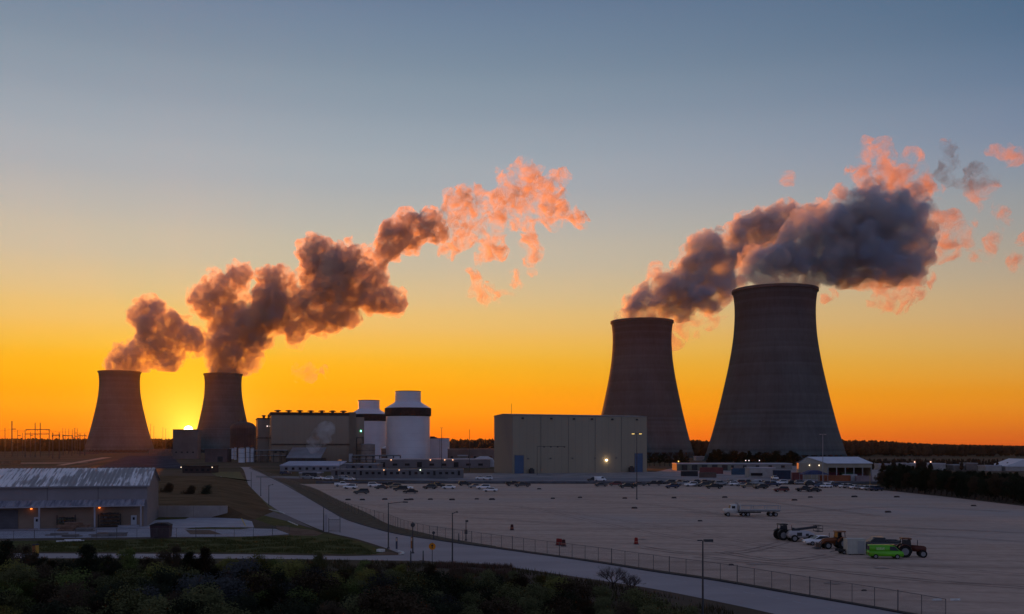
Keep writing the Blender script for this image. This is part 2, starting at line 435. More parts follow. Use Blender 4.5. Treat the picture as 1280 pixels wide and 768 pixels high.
kerb("lot_kerb", [(312, 586), (322, 589), (340, 598), (356, 606), (384, 622), (415, 640), (434, 650), (469, 661), (503, 669), (555, 677), (620, 686), (742, 703), (817, 715), (900, 727), (991, 743), (1122, 766), (1280, 797)], 0.45, 0.15, mat("dark_kerb", (0.035, 0.035, 0.04), var=.2))
# plant ground on the left, dirt tracks
sheet("dirt_track", W([(86, 583.6), (100, 583.4), (150, 575), (136, 575)]), 0.06, M_dirt)
sheet("dirt_track", W([(-60, 579.6), (60, 579.6), (110, 579), (110, 578.6), (-60, 579)]), 0.06, mat("pale_track", (0.34, 0.25, 0.2), var=.15))
sheet("dirt_track", W([(70, 582), (80, 582), (140, 572), (128, 572)]), 0.08, mat("pale_track", (0.34, 0.25, 0.2)))
sheet("substation_yard", W([(120, 585), (230, 586), (215, 570), (160, 570)]), 0.05, mat("blue_gravel", (0.075, 0.07, 0.085), var=.25, scale=.05, rough=1, spec=0))

# ------------------------------------------------------------------ cooling towers
def tower_extra(nt, tcn, res, b):
    s = nt.nodes.new("ShaderNodeSeparateXYZ"); nt.links.new(tcn.outputs["Object"], s.inputs[0])
    def fr(src, per, wid):
        a = nt.nodes.new("ShaderNodeMath"); a.operation = 'DIVIDE'; nt.links.new(src, a.inputs[0]); a.inputs[1].default_value = per
        c = nt.nodes.new("ShaderNodeMath"); c.operation = 'FRACT'; nt.links.new(a.outputs[0], c.inputs[0])
        d = nt.nodes.new("ShaderNodeMath"); d.operation = 'LESS_THAN'; nt.links.new(c.outputs[0], d.inputs[0]); d.inputs[1].default_value = wid
        return d.outputs[0]
    # lift rings: each cast lift a slightly different grey
    fl = nt.nodes.new("ShaderNodeMath"); fl.operation = 'DIVIDE'; nt.links.new(s.outputs[2], fl.inputs[0]); fl.inputs[1].default_value = 2.6
    f2_ = nt.nodes.new("ShaderNodeMath"); f2_.operation = 'FLOOR'; nt.links.new(fl.outputs[0], f2_.inputs[0])
    wn_ = nt.nodes.new("ShaderNodeTexWhiteNoise"); wn_.noise_dimensions = '1D'; nt.links.new(f2_.outputs[0], wn_.inputs["W"])
    mr = nt.nodes.new("ShaderNodeMapRange"); mr.inputs[3].default_value = 0.84; mr.inputs[4].default_value = 1.12; nt.links.new(wn_.outputs[0], mr.inputs[0])
    cmb = nt.nodes.new("ShaderNodeCombineXYZ")
    for i in range(3): nt.links.new(mr.outputs[0], cmb.inputs[i])
    res = nmix(nt, 1.0, res, cmb.outputs[0], 'MULTIPLY')
    at2 = nt.nodes.new("ShaderNodeMath"); at2.operation = 'ARCTAN2'; nt.links.new(s.outputs[0], at2.inputs[0]); nt.links.new(s.outputs[1], at2.inputs[1])
    rib = fr(at2.outputs[0], math.pi / 48, 0.16)
    res = nmix(nt, rib, res, nmix(nt, 1.0, res, (0.93, 0.93, 0.93), 'MULTIPLY'))
    # rain streaks running down the shell
    cb = nt.nodes.new("ShaderNodeCombineXYZ"); nt.links.new(at2.outputs[0], cb.inputs[0])
    zz = nt.nodes.new("ShaderNodeMath"); zz.operation = 'MULTIPLY'; nt.links.new(s.outputs[2], zz.inputs[0]); zz.inputs[1].default_value = 0.006
    nt.links.new(zz.outputs[0], cb.inputs[1])
    n = nt.nodes.new("ShaderNodeTexNoise"); n.inputs["Scale"].default_value = 14; n.inputs["Detail"].default_value = 6; nt.links.new(cb.outputs[0], n.inputs["Vector"])
    r = nt.nodes.new("ShaderNodeValToRGB"); r.color_ramp.elements[0].position = .35; r.color_ramp.elements[1].position = .6
    r.color_ramp.elements[0].color = (.72, .7, .7, 1); nt.links.new(n.outputs[0], r.inputs[0])
    res = nmix(nt, 0.45, res, r.outputs[0], 'MULTIPLY')
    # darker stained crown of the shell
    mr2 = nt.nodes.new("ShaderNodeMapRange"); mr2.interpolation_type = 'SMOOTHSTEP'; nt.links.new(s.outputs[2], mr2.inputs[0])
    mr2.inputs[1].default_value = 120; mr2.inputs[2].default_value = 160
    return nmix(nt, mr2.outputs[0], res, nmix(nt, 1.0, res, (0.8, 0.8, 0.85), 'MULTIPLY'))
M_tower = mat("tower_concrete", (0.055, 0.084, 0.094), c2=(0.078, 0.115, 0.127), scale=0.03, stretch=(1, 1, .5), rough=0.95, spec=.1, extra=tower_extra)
M_tower_rim = mat("tower_rim_concrete", (0.09, 0.08, 0.085), var=.2, scale=.05, rough=.95)
M_tower_in = mat("tower_inner_concrete", (0.2, 0.19, 0.19), var=.2, scale=.05, rough=.95)
PROF = [(7, 69.8), (14, 67.8), (24, 64.8), (34, 61.9), (48, 58.3), (61, 55.0), (75, 51.8), (88, 48.9), (101, 46.2), (114.7, 43.8), (128, 41.9), (142, 40.8), (152, 40.5), (161, 40.7), (169, 41.5), (176, 42.6)]
def cooling_tower(X, D, rs, zs_, label):
    x = (X - 640) / F * D
    t = empty("cooling_tower", (x, D, 0), 0, label, "cooling tower", "cooling towers of the power station")
    pr = smoothpts([(r * rs, zz * zs_) for zz, r in PROF], 3)
    ob = MB().lathe(pr, 144, cap0=False, cap1=False).build("shell", M_tower, t, smooth=True)
    zt = 176 * zs_; rt = 42.6 * rs
    MB().lathe([(rt + .1, zt - 2.6), (rt + .9, zt - 2.2), (rt + .9, zt + .5), (rt - 1.3, zt + .5), (rt - 1.4, zt - 3.0)], 144, cap0=False, cap1=False).build("rim", M_tower_rim, t, smooth=False)
    MB().lathe([(r - 1.3, zz) for r, zz in pr[::-1] if zz < zt - .2] , 96, cap0=False, cap1=False).build("inner_wall", M_tower_in, t, smooth=True)
    n = 44; rb = 69.8 * rs; zb = 7 * zs_
    legs = MB()
    for k in range(n):
        a0 = 2 * math.pi * k / n
        for sg in (-.5, .5):
            a1 = a0 + sg * 2 * math.pi / n
            legs.tube((math.cos(a0) * (rb + 2), math.sin(a0) * (rb + 2), -.5), (math.cos(a1) * rb * .998, math.sin(a1) * rb * .998, zb + .6), .55, n=6)
    legs.build("diagonal_columns", M_tower, t)
    MB().lathe([(rb + 3.5, -0.3), (rb + 3.5, 1.2), (rb + 2.9, 1.2), (rb + 2.9, -.3)], 96, cap0=False, cap1=False).build("basin_wall", M_tower, t)
    MB().lathe([(rb - 3, 0.0), (rb - 3, zb + 3)], 72, cap0=False, cap1=False).build("fill_pack", mat("dark_fill", (0.03, 0.028, 0.03), var=.2, scale=.1), t)
    return t
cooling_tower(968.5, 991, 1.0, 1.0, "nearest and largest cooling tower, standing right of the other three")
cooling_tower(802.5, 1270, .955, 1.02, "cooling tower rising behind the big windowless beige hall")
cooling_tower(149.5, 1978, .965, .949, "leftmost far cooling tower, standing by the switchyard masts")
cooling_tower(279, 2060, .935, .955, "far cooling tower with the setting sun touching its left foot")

# ------------------------------------------------------------------ reactor shield buildings
M_shield = mat("shield_concrete", (0.5, 0.5, 0.56), c2=(0.6, 0.6, 0.66), scale=0.03, rough=.3, spec=.7, extra=lines(2, 7.0, 0.2, (0.44, 0.44, 0.50)))
M_band = mat("dark_louvre_band", (0.022, 0.018, 0.02), var=.3, scale=.3)
M_beige = mat("beige_cladding", (0.3, 0.28, 0.24), c2=(0.36, 0.33, 0.28), scale=0.02, rough=.8)
M_steel_dark = mat("dark_steel", (0.035, 0.035, 0.04), var=.25, scale=.4, rough=.7)
M_grey = mat("grey_cladding", (0.22, 0.22, 0.24), var=.15, scale=.05)
M_white = mat("white_cladding", (0.52, 0.53, 0.58), var=.08, scale=.05)
M_galv = mat("galvanised_steel", (0.26, 0.27, 0.29), var=.15, scale=1.5, rough=.6)
def shield(X, D, label):
    t = empty("reactor_building", ((X - 640) / F * D, D, 0), 0, label, "reactor building", "domed reactor buildings")
    MB().lathe([(21.9, -.5), (21.9, 46.8)], 72).build("wall", M_shield, t, smooth=False)
    mb = MB().lathe([(21.95, 45.2), (23.3, 46.2), (23.3, 53.2), (22.9, 53.6), (21.95, 53.6)], 72, cap0=False, cap1=True)
    mb.build("louvre_band", M_band, t)
    MB().lathe([(22.9, 53.6), (13.6, 59.2), (13.0, 60.4)], 72).build("roof", M_shield, t, smooth=False)
    MB().lathe([(12.9, 60.0), (12.9, 70.0), (12.6, 70.0), (12.6, 69.2)], 64, cap0=False, cap1=True).build("water_tank", M_shield, t, smooth=False)
    rl_ = MB()
    rl_.lathe([(13.05, 70.0), (13.05, 70.6), (12.85, 70.6), (12.85, 70.0)], 64, cap0=False, cap1=False)
    rl_.build("tank_rim", M_steel_dark, t)
    return t
shield(510, 964, "white cylindrical reactor building with dark band, nearest and right of its twin")
shield(461, 1160, "white cylindrical reactor building with dark band, half behind the brown turbine hall")

def simple_building(name, X0, X1, Yt, Yb, depth, m, label, cat="building", roof=None, pitch=0, rz=0.0, mr=None, D=None):
    "box building whose front face spans X0-X1; parts: wall, roof"
    D = D or H * F / (Yb - HZ)
    x0, x1 = (X0 - 640) / F * D, (X1 - 640) / F * D
    h = H + (HZ - Yt) / F * D
    t = empty(name, ((x0 + x1) / 2, D + depth / 2, 0), rz, label, cat)
    w = x1 - x0
    MB().box(0, 0, h / 2 - .25, w, depth, h + .5 - (.0)).build("wall", m, t)
    ov = .4
    if pitch:
        MB().prism([(-w / 2 - ov, h), (w / 2 + ov, h), (w / 2 + ov, h + .3), (0, h + pitch), (-w / 2 - ov, h + .3)], -depth / 2 - ov, depth / 2 + ov).build("roof", mr or m, t)
    else:
        MB().box(0, 0, h + .3, w + ov, depth + ov, .6).build("roof", mr or m, t)
    return t, w, h, D

# big windowless hall in the middle
def big_hall():
    A = Vector((0.3, 560, 0)); B = Vector((84.0, 598, 0)); d = B - A; L = d.length; ang_ = math.atan2(d.y, d.x)
    t = empty("storage_hall", A, ang_, "big windowless beige hall with two blue doors beside the parking lot", "industrial hall")
    dep, h = 27.0, 34.2
    M_hall = mat("hall_cladding", (0.265, 0.225, 0.165), c2=(0.3, 0.258, 0.19), scale=0.03, stretch=(1, 1, .3), rough=.7, extra=lines(0, 4.6, .13, (0.17, 0.155, 0.15)))
    MB().prism([(0, -.5), (0, h), (dep / 2, h + .9), (dep, h), (dep, -.5)], 0, L).build("wall", M_hall, t)
    w = t.children[0] if t.children else kids(t)[0]
    # the prism was drawn with the gable along x; turn it so that the long face looks at the lot
    for v in w.data.vertices:
        x, y, zz = v.co; v.co = (y, x, zz)
    w.data.flip_normals()
    tr = MB()
    tr.prism([(-.25, h - .1), (-.25, h + .35), (dep / 2, h + 1.25), (dep + .25, h + .35), (dep + .25, h - .1), (dep / 2, h + .85)], -.2, L + .2)
    r = tr.build("roof", mat("hall_roof", (.2, .19, .185), var=.1), t)
    for v in r.data.vertices:
        x, y, zz = v.co; v.co = (y, x, zz)
    r.data.flip_normals()
    def door(x, wd, hh):
        o = MB().box(x, -.12, hh / 2, wd, .2, hh).build("door", mat("blue_door", (.06, .1, .18), c2=(.075, .12, .21), scale=.2, extra=lines(2, 1.2, .09, (.045, .075, .14))), t)
        MB().box(x - wd / 2 - .15, -.16, hh / 2, .3, .3, hh + .3).box(x + wd / 2 + .15, -.16, hh / 2, .3, .3, hh + .3).box(x, -.16, hh + .2, wd + .8, .3, .35).build("frame", mat("door_frame", (.16, .16, .17), var=.1), o)
    door(4.2, 5.6, 10.6); door(L - 6.0, 5.4, 11.4)
    for fx in (.07, .275, .44, .575, .73, .92):
        MB().box(fx * L, -.25, h - 1.7, 1.3, .5, .9).box(fx * L, -.55, h - 2.1, 1.5, .3, .15).build("wall_vent", M_steel_dark, t)
    for fx in (.11, .27, .43, .6, .76):
        MB().box(fx * L, -.2, 8.8, .9, .4, .7).box(fx * L, -.45, 9.1, 1.1, .3, .12).build("wall_vent", mat("wall_vent_grey", (.14, .13, .13), var=.1), t)
    MB().box(11.3, -2.2, 1.3, 2.6, 2.2, 2.6).box(11.3, -2.2, 2.9, 1.4, 1.4, .7).build("air_unit", M_steel_dark, t)
    MB().box(L - 12.4, -2.2, 1.5, 3.0, 2.2, 3.0).box(L - 12.4, -2.2, 3.4, 1.6, 1.4, .8).build("air_unit", M_steel_dark, t)
    MB().tube((2, 6, h), (2, 6, h + 7), .12).build("antenna", M_steel_dark, t)
    l = MB().lathe([(.05, 7.0), (.5, 7.25), (.62, 7.55), (.5, 7.9), (.05, 8.1)], 12, cx=62.8, cy=-.5).build("wall_lamp", emit("warm_lamp", (1, .74, .42), 12), t)
    MB().box(62.8, -.15, 7.9, .4, .5, .3).build("bracket", M_steel_dark, l)
    pl = bpy.data.lights.new("wall_lamp_light", 'POINT'); pl.energy = 160; pl.color = (1, .7, .35); pl.shadow_soft_size = .5
    po = bpy.data.objects.new("wall_lamp_light", pl); po.location = (62.8, -1.4, 7.5); po.parent = t; col.objects.link(po)
    # plinth and downpipes
    for fx in (.2, .4, .6, .8): MB().tube((fx * L, -.15, .2), (fx * L, -.15, h - .3), .1, n=6).build("downpipe", mat("downpipe_grey", (.17, .16, .155), var=.1), t)
    return t
big_hall()

# turbine hall with rooftop ventilators
def turbine_hall():
    D = 930; k = D / F
    t = empty("turbine_hall", ((339 - 640) * k, D, 0), R(15.8), "brown turbine hall with a row of mushroom vents on its roof", "turbine hall")
    M_br = mat("brown_cladding", (0.155, 0.115, 0.085), c2=(0.19, 0.14, 0.10), scale=.03, stretch=(1, 1, .3), rough=.2, spec=.8, extra=lines(0, 5.2, .14, (0.12, 0.088, 0.066)))
    w = 74.6; h = 17 + 38 * k; dep = 105
    MB().box(w / 2, dep / 2, h / 2, w, dep, h).build("wall", M_br, t)
    MB().box(w / 2, -.2, h + .6, w + .8, .8, 3.0).box(-.2, dep / 2, h + .6, .8, dep, 3.0).box(w / 2, dep / 2, h + .4, w, dep, .8).build("parapet", mat("parapet_brown", (.05, .035, .03), var=.1), t)
    MB().box(w / 2, -.6, 17.2, w + 1.2, 1.2, 1.2).box(-.6, dep / 2, 24, 1.3, dep, 1.2).build("ledge", mat("parapet_brown", (.05, .035, .03)), t)
    for i in range(7):
        x = 6.5 + i * 10.6
        v = MB().lathe([(1.5, h + .4), (1.5, h + 3.2), (1.3, h + 3.2)], 16, x, 8 + (i % 2)).build("roof_ventilator", M_steel_dark, t)
        MB().lathe([(1.2, h + 3.0), (3.6, h + 3.3), (3.4, h + 3.9), (1.2, h + 4.6)], 20, x, 8 + (i % 2)).build("cowl", M_steel_dark, v)
    MB().box(w + 3.4, 10, (h + 2.6) / 2, 7, 20, h + 2.6).build("stair_tower", mat("stair_tower_cladding", (0.17, 0.13, 0.10), var=.1, scale=.05), t)
    w2 = 9
    MB().box(w + 6.8 + w2 / 2 - .5, 14, (h - 2.2) / 2, w2, 24, h - 2.2).build("side_block", M_br, t)
    g = MB().box(w + 12.0, 1.6, 30.6, .9, .5, 1.5).build("wall_lamp", emit("green_lamp", (.2, 1, .5), 7), t)
    MB().box(w + 12.0, 1.8, 31.6, 1.2, .5, .4).build("bracket", M_steel_dark, g)
    MB().box(w + 1.8, -.25, 4.0, 3.6, .4, 8).build("door", mat("pale_door", (.38, .39, .42), var=.1), t)
    mb = MB()
    for zz in (11, 17.5, 24):
        mb.box(w + 11, 1.2, zz, 7.0, .8, .5)
    for xx in (7.8, 14.2): mb.box(w + xx, 1.2, 12, .5, .7, 24)
    mb.build("steel_frame", M_steel_dark, t)
    for i in range(5):
        MB().box(4 + i * 7.4, -.3, 9.6, 2.2, .3, 1.8).build("window", mat("dark_glass", (.02, .02, .025), rough=.2, var=.05), t)
    return t
turbine_hall()
def annex():
    D = 1010; k = D / F
    t = empty("annex_building", ((322 - 640) * k, D, 0), R(16.4), "narrow brown annex between the dark domed building and the turbine hall", "building")
    w = 15.5 * k; h = 17 + 32 * k
    MB().box(w / 2, 30, h / 2, w, 60, h).build("wall", mat("annex_cladding", (0.16, 0.125, 0.105), var=.12, scale=.05, rough=.2, spec=.8), t)
    MB().box(w / 2, 30, h + .6, w + 1, 61, 1.2).build("parapet", mat("parapet_brown", (.05, .035, .03)), t)
    MB().box(w / 2, 30, 24, w + 1.0, 61, 1.2).build("ledge", mat("parapet_brown", (.05, .035, .03)), t)
    v = MB().lathe([(1.3, h + 1), (1.3, h + 3)], 14, w / 2, 5).build("roof_ventilator", M_steel_dark, t)
    MB().lathe([(1.2, h + 2.9), (3.0, h + 3.2), (1.2, h + 4.4)], 16, w / 2, 5).build("cowl", M_steel_dark, v)
    MB().lathe([(.05, 36.0), (.55, 36.5), (.05, 37)], 10, w * .75, -.5).build("wall_lamp", emit("dim_lamp", (1, .8, .7), 3), t)
annex()
def dark_dome():
    D = 1250; k = D / F
    t = empty("reactor_building", ((304 - 640) * k, D, 0), 0, "dark domed reactor building in front of the far tower right of the sun", "reactor building")
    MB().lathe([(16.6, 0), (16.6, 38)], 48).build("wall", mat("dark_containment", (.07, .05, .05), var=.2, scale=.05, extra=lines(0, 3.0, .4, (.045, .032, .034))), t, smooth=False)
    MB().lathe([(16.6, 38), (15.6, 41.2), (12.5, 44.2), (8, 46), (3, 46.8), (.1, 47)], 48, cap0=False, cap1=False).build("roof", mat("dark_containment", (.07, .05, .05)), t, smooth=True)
    MB().tube((0, 0, 46), (0, 0, 52), .8, n=8).build("vent_stack", M_steel_dark, t); MB().tube((-6, 0, 44), (-6, 0, 49.5), .5, n=8).build("vent_stack", M_steel_dark, t)
    MB().lathe([(17.0, 30), (17.0, 31), (16.6, 31), (16.6, 30)], 48, cap0=False, cap1=False).build("gallery", M_steel_dark, t)
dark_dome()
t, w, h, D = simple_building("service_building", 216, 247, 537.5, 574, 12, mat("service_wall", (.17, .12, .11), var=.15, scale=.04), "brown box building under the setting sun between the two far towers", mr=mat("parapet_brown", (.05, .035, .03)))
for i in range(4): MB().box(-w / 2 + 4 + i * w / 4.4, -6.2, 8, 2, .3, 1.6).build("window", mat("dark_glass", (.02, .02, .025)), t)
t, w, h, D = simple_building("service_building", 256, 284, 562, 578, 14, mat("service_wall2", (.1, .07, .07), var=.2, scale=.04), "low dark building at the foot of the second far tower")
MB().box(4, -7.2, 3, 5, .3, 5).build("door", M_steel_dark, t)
# auxiliary building right of the reactor building
t, w, h, D = simple_building("auxiliary_building", 533, 559.5, 548.5, 576.4, 30, M_white, "pale flat-roofed block attached right of the reactor building", mr=M_grey)
mb = MB().box(-w / 2 + 5, 0, h + 1.4, 5, 5, 2.0).box(-w / 2 + 8, 2, h + 1.0, 3, 3, 1.4); mb.build("roof_unit", M_steel_dark, t)
MB().tube((w / 2 - 8, -15.3, 0), (w / 2 - 8, -15.3, h + .5), .2).build("downpipe", M_steel_dark, t)
t, w, h, D = simple_building("auxiliary_building", 559.5, 618, 562, 578.5, 40, mat("brown_low_wall", (.14, .1, .09), var=.2, scale=.05), "low brown building between the pale block and the big beige hall", mr=mat("brown_low_roof", (.2, .16, .15), var=.15, scale=.1))
for i in range(6): MB().box(-w / 2 + 4 + i * 7.3, -20.2, 5, 2.4, .3, 2).build("window", mat("dark_glass", (.02, .02, .025)), t)
# round tanks between hall and reactors
def tank(X0, X1, Yt, Yb, dome, m, label, stair=False):
    D = H * F / (Yb - HZ); k = D / F
    r = (X1 - X0) / 2 * k; h = H + (HZ - Yt) * k
    t = empty("storage_tank", (((X0 + X1) / 2 - 640) * k, D + r, 0), 0, label, "storage tank")
    MB().lathe([(r, -.3), (r, h)], 40).build("wall", m, t, smooth=False)
    MB().lathe([(r + .15, h), (r + .15, h + .35), (r * .55, h + dome * .8), (.1, h + dome)], 40, cap1=False).build("roof", M_shield if dome > 2 else M_grey, t)
    for zz in (h * .33, h * .66): MB().lathe([(r + .02, zz), (r + .14, zz), (r + .14, zz + .25), (r + .02, zz + .25)], 40, cap0=False, cap1=False).build("hoop", M_steel_dark, t)
    if stair:
        s = MB(); n = 14
        for i in range(n):
            a = -1.6 + 1.25 * i / n; s.box((r + .7) * math.cos(a), (r + .7) * math.sin(a), h * (i + .5) / n, 1.2, .9, .35, a)
        s.box(r + .6, -1.5, h + .6, 2.4, 3, .2).tube((r + 1.6, -2.8, 0), (r + 1.6, -2.8, h + 1.4), .2)
        s.build("stair", M_steel_dark, t)
    return t
tank(450, 467.5, 556, 578, 1.0, mat("tan_tank", (.24, .19, .17), var=.1), "tan round tank beside the turbine hall")
tank(475, 498, 561, 577.2, 3.2, mat("tan_tank", (.24, .19, .17)), "tan round tank with pale domed roof in front of the reactor building", True)
tank(286, 291.5, 561, 574, .8, M_white, "small white silo left of the white tank group")
tank(292.5, 295.5, 560, 575, .8, M_white, "thin white silo between two white tanks")
tank(297, 305, 561, 578.5, 1.2, M_white, "widest white tank of the group by the road gate")
tank(307, 311.5, 560, 578, 1.0, M_white, "white vertical tank in the middle of the group by the road gate")
tank(312.5, 317, 561, 578, 1.0, M_white, "rightmost white vertical tank of the group by the road gate")
def pipe_rack(X0, X1, Yb, h, label):
    D = H * F / (Yb - HZ); k = D / F; x0 = (X0 - 640) * k; w = (X1 - X0) * k
    t = empty("pipe_rack", (x0, D, 0), 0, label, "pipe rack")
    fr = MB(); n = max(3, int(w / 6))
    for i in range(n + 1):
        for y in (0, 5): fr.box(i * w / n, y, h / 2, .45, .45, h)
        fr.box(i * w / n, 2.5, h - .4, .35, 5, .5); fr.box(i * w / n, 2.5, h * .55, .35, 5, .4)
    for y in (0, 5):
        for zz in (h, h * .55): fr.box(w / 2, y, zz, w, .35, .4)
    fr.build("frame", M_steel_dark, t)
    p = MB()
    for i in range(4): p.tube((0, .8 + i * 1.1, h + .55), (w, .8 + i * 1.1, h + .55), .3, n=8); p.tube((0, .8 + i * 1.1, h * .55 + .4), (w, .8 + i * 1.1, h * .55 + .4), .25, n=8)
    p.build("pipe", M_galv, t)
pipe_rack(318, 358, 578, 11, "dark pipe rack at the foot of the annex")
pipe_rack(440, 500, 580, 7, "pipe rack in front of the round tanks")
# lean-to with pale roof at the turbine hall
t, w, h, D = simple_building("lean_to", 358, 401, 573, 578.5, 26, mat("dark_lean_wall", (.05, .04, .04), var=.2), "shed with a sloping pale roof against the turbine hall", "shed", mr=M_grey)
rf = [c for c in kids(t) if c.name.startswith("roof")][0]
for v in rf.data.vertices:
    if v.co.y > 0: v.co.z += 9.5
for i in range(4): MB().box(-w / 2 + 3 + i * w / 4.2, -13.15, 2, 2.4, .3, 3.4).build("door", M_steel_dark, t)
# long buildings in front of the plant
t, w, h, D = simple_building("site_office", 350, 424, 583, 589.5, 26, mat("blue_grey_wall", (.2, .2, .23), var=.1), "long site office with a blue grey roof left behind the parking lot", "office", pitch=0, mr=mat("blue_grey_roof", (.36, .38, .47), var=.1, scale=.1, extra=lines(0, 1.2, .12, (.28, .3, .38))))
rf = [c for c in kids(t) if c.name.startswith("roof")][0]
for v in rf.data.vertices:
    if v.co.y > 0: v.co.z += 2.2
for i in range(8): MB().box(-w / 2 + 4 + i * w / 8.6, -13.2, 1.8, 1.6, .3, 1.5).build("window", mat("dark_glass", (.02, .02, .025)), t)
t, w, h, D = simple_building("site_office", 424, 472, 581, 587.5, 26, mat("grey_lilac_wall", (.17, .165, .19), var=.1), "flat grey office between the blue grey roof and the glowing wall", "office", mr=M_grey)
for i in range(4): MB().box(-w / 2 + 4 + i * w / 4.6, -13.2, 2, 2.0, .3, 1.5).build("window", mat("dark_glass", (.02, .02, .025)), t)
t, w, h, D = simple_building("warehouse_block", 470, 612, 575.2, 585, 40, mat("mauve_wall", (.16, .145, .155), var=.12, scale=.05), "long low block with a pale roof edge at the foot of the reactor building", "warehouse", mr=mat("pink_grey_roof", (.34, .3, .31), var=.1, scale=.1))
for i in range(9): MB().box(-w / 2 + 5 + i * w / 9.3, -20.2, 2.4, 3.4, .3, 3.6 if i % 3 == 0 else 1.6).build("window" if i % 3 else "door", mat("dark_glass", (.02, .02, .025)), t)
for X in (489, 538, 556, 566): 
    xx = (X - 541) / F * D
    MB().lathe([(.05, 5.4), (.5, 5.8), (.05, 6.2)], 10, xx, -20.6).build("wall_lamp", emit("warm_lamp_dim", (1, .5, .25), 2.2), t)
t, w, h, D = simple_building("trailer_office", 414, 578, 588.2, 598.0, 12, mat("mauve_grey_wall", (.135, .13, .14), var=.1, scale=.1), "very long office trailer row with small dark windows along the lot edge", "office", mr=mat("grey_flat_roof", (.19, .175, .18), var=.1))
for i in range(21): MB().box(-w / 2 + 2.6 + i * w / 21.4, -6.1, 2.6 + .0 * i, 1.5 if i % 4 else 1.1, .25, 1.2 if i % 4 else 2.2).build("window" if i % 4 else "door", mat("dark_glass", (.02, .02, .025)), t)
for X, c in ((480, "warm_lamp_dim"), (499, "warm_lamp_dim"), (525.5, "white_lamp")):
    MB().lathe([(.05, 3.9), (.32, 4.15), (.05, 4.4)], 10, (X - 496) / F * D, -6.4).build("wall_lamp", emit(c, (1, .62, .38) if "warm" in c else (.9, 1, .7), 3.5), t)
t, w, h, D = simple_building("equipment_shed", 374, 400, 592, 597.6, 9, mat("tan_shed", (.2, .17, .14), var=.1), "small open tan shed by the left end of the parking lot", "shed", mr=M_conc)
MB().box(0, -4.6, 1.5, w * .7, .3, 2.6).build("door", M_steel_dark, t)
# right side: strip of sheds, the barn, and the far buildings
t, w, h, D = simple_building("workshop", 846, 914, 580.5, 588.5, 18, mat("olive_wall", (.15, .16, .13), var=.15, scale=.1), "long low workshop with green stained wall right of the beige hall", "workshop", mr=mat("pale_grey_roof", (.36, .36, .4), var=.1, scale=.1))
for i in range(5): MB().box(-w / 2 + 5 + i * w / 5.4, -9.15, 2, 3.6, .3, 3.4).build("door", M_steel_dark, t)
MB().lathe([(.05, 5.6), (.45, 6.0), (.05, 6.4)], 10, -w / 2 + 1, -9.6).build("wall_lamp", emit("amber_lamp", (1, .55, .1), 3), t)
t, w, h, D = simple_building("workshop", 904, 990, 580.5, 587, 20, mat("beige_dim_wall", (.22, .2, .19), var=.1, scale=.1), "long beige workshop with roof lights in front of the nearest tower", "workshop", mr=mat("pale_grey_roof", (.36, .36, .4)))
for i in range(5): MB().box(-w / 2 + 6 + i * w / 5.4, -10.15, 2, 2.4, .3, 1.6).build("window", mat("dark_glass", (.02, .02, .025)), t)
for X in (932, 936, 949): MB().lathe([(.05, 5.7), (.4, 6.1), (.05, 6.5)], 10, (X - 947) / F * D, -10.5).build("wall_lamp", emit("cool_lamp", (.8, .75, .8), 1.6), t)
t, w, h, D = simple_building("site_cabin", 937, 969, 586, 597, 10, mat("pale_cabin", (.33, .32, .31), var=.1), "pale flat-roofed cabin behind the parked cars left of the barn", "cabin", mr=mat("pale_grey_roof", (.36, .36, .4)))
MB().box(-3, -5.1, 1.6, 6, .3, 1.4).build("window", mat("dark_glass", (.02, .02, .025)), t)
def container(X, Yb, L_, h_, colr, label, rz=0.0, dep=2.6):
    p = gp(X, Yb)
    t = empty("shipping_container", p, rz, label, "container", "shipping containers behind the parked cars")
    m = mat("container_" + colr[0], colr[1], var=.15, scale=.3, extra=lines(0, .5, .14, tuple(v * .7 for v in colr[1])))
    MB().box(0, 0, h_ / 2, L_, dep, h_).build("body", m, t)
    MB().box(0, 0, h_ + .06, L_ + .1, dep + .1, .12).box(-L_ / 2, -dep / 2, h_ / 2, .25, .25, h_).box(L_ / 2, -dep / 2, h_ / 2, .25, .25, h_).build("frame", m, t)
    MB().box(L_ / 2 + .04, 0, h_ / 2, .06, dep * .9, h_ * .92).build("door", M_steel_dark, t)
    return t
RED = ("red", (.17, .05, .05)); BLU = ("blue", (.045, .085, .14)); BLK = ("black", (.03, .03, .035)); BRN = ("brown", (.12, .08, .07)); ORG = ("orange", (.28, .09, .04)); WHT = ("white", (.42, .43, .45)); NVY = ("navy", (.03, .04, .07))
container(889, 592.5, 13, 3.6, RED, "dark red container with a smaller brown one before it, behind the cars")
container(861.5, 595.5, 8.6, 2.6, BLK, "black container before the green stained workshop")
container(884.5, 597.2, 8.2, 2.6, BRN, "brown container in front of the dark red one")
container(928, 593.5, 12, 3.6, BLU, "blue container behind the cars before the beige workshop")
container(977, 599, 8, 4.2, NVY, "dark navy container left of the barn")
container(996, 600.6, 4.5, 3.6, RED, "short red container at the left corner of the barn")
container(1043, 601.6, 14, 2.6, ORG, "long orange container in front of the barn")
container(1062, 601.4, 6, 3.0, WHT, "white container right of the orange one before the barn")
container(1079, 601.8, 7, 2.4, ("pink", (.3, .22, .23)), "dull pink container at the right corner of the barn")
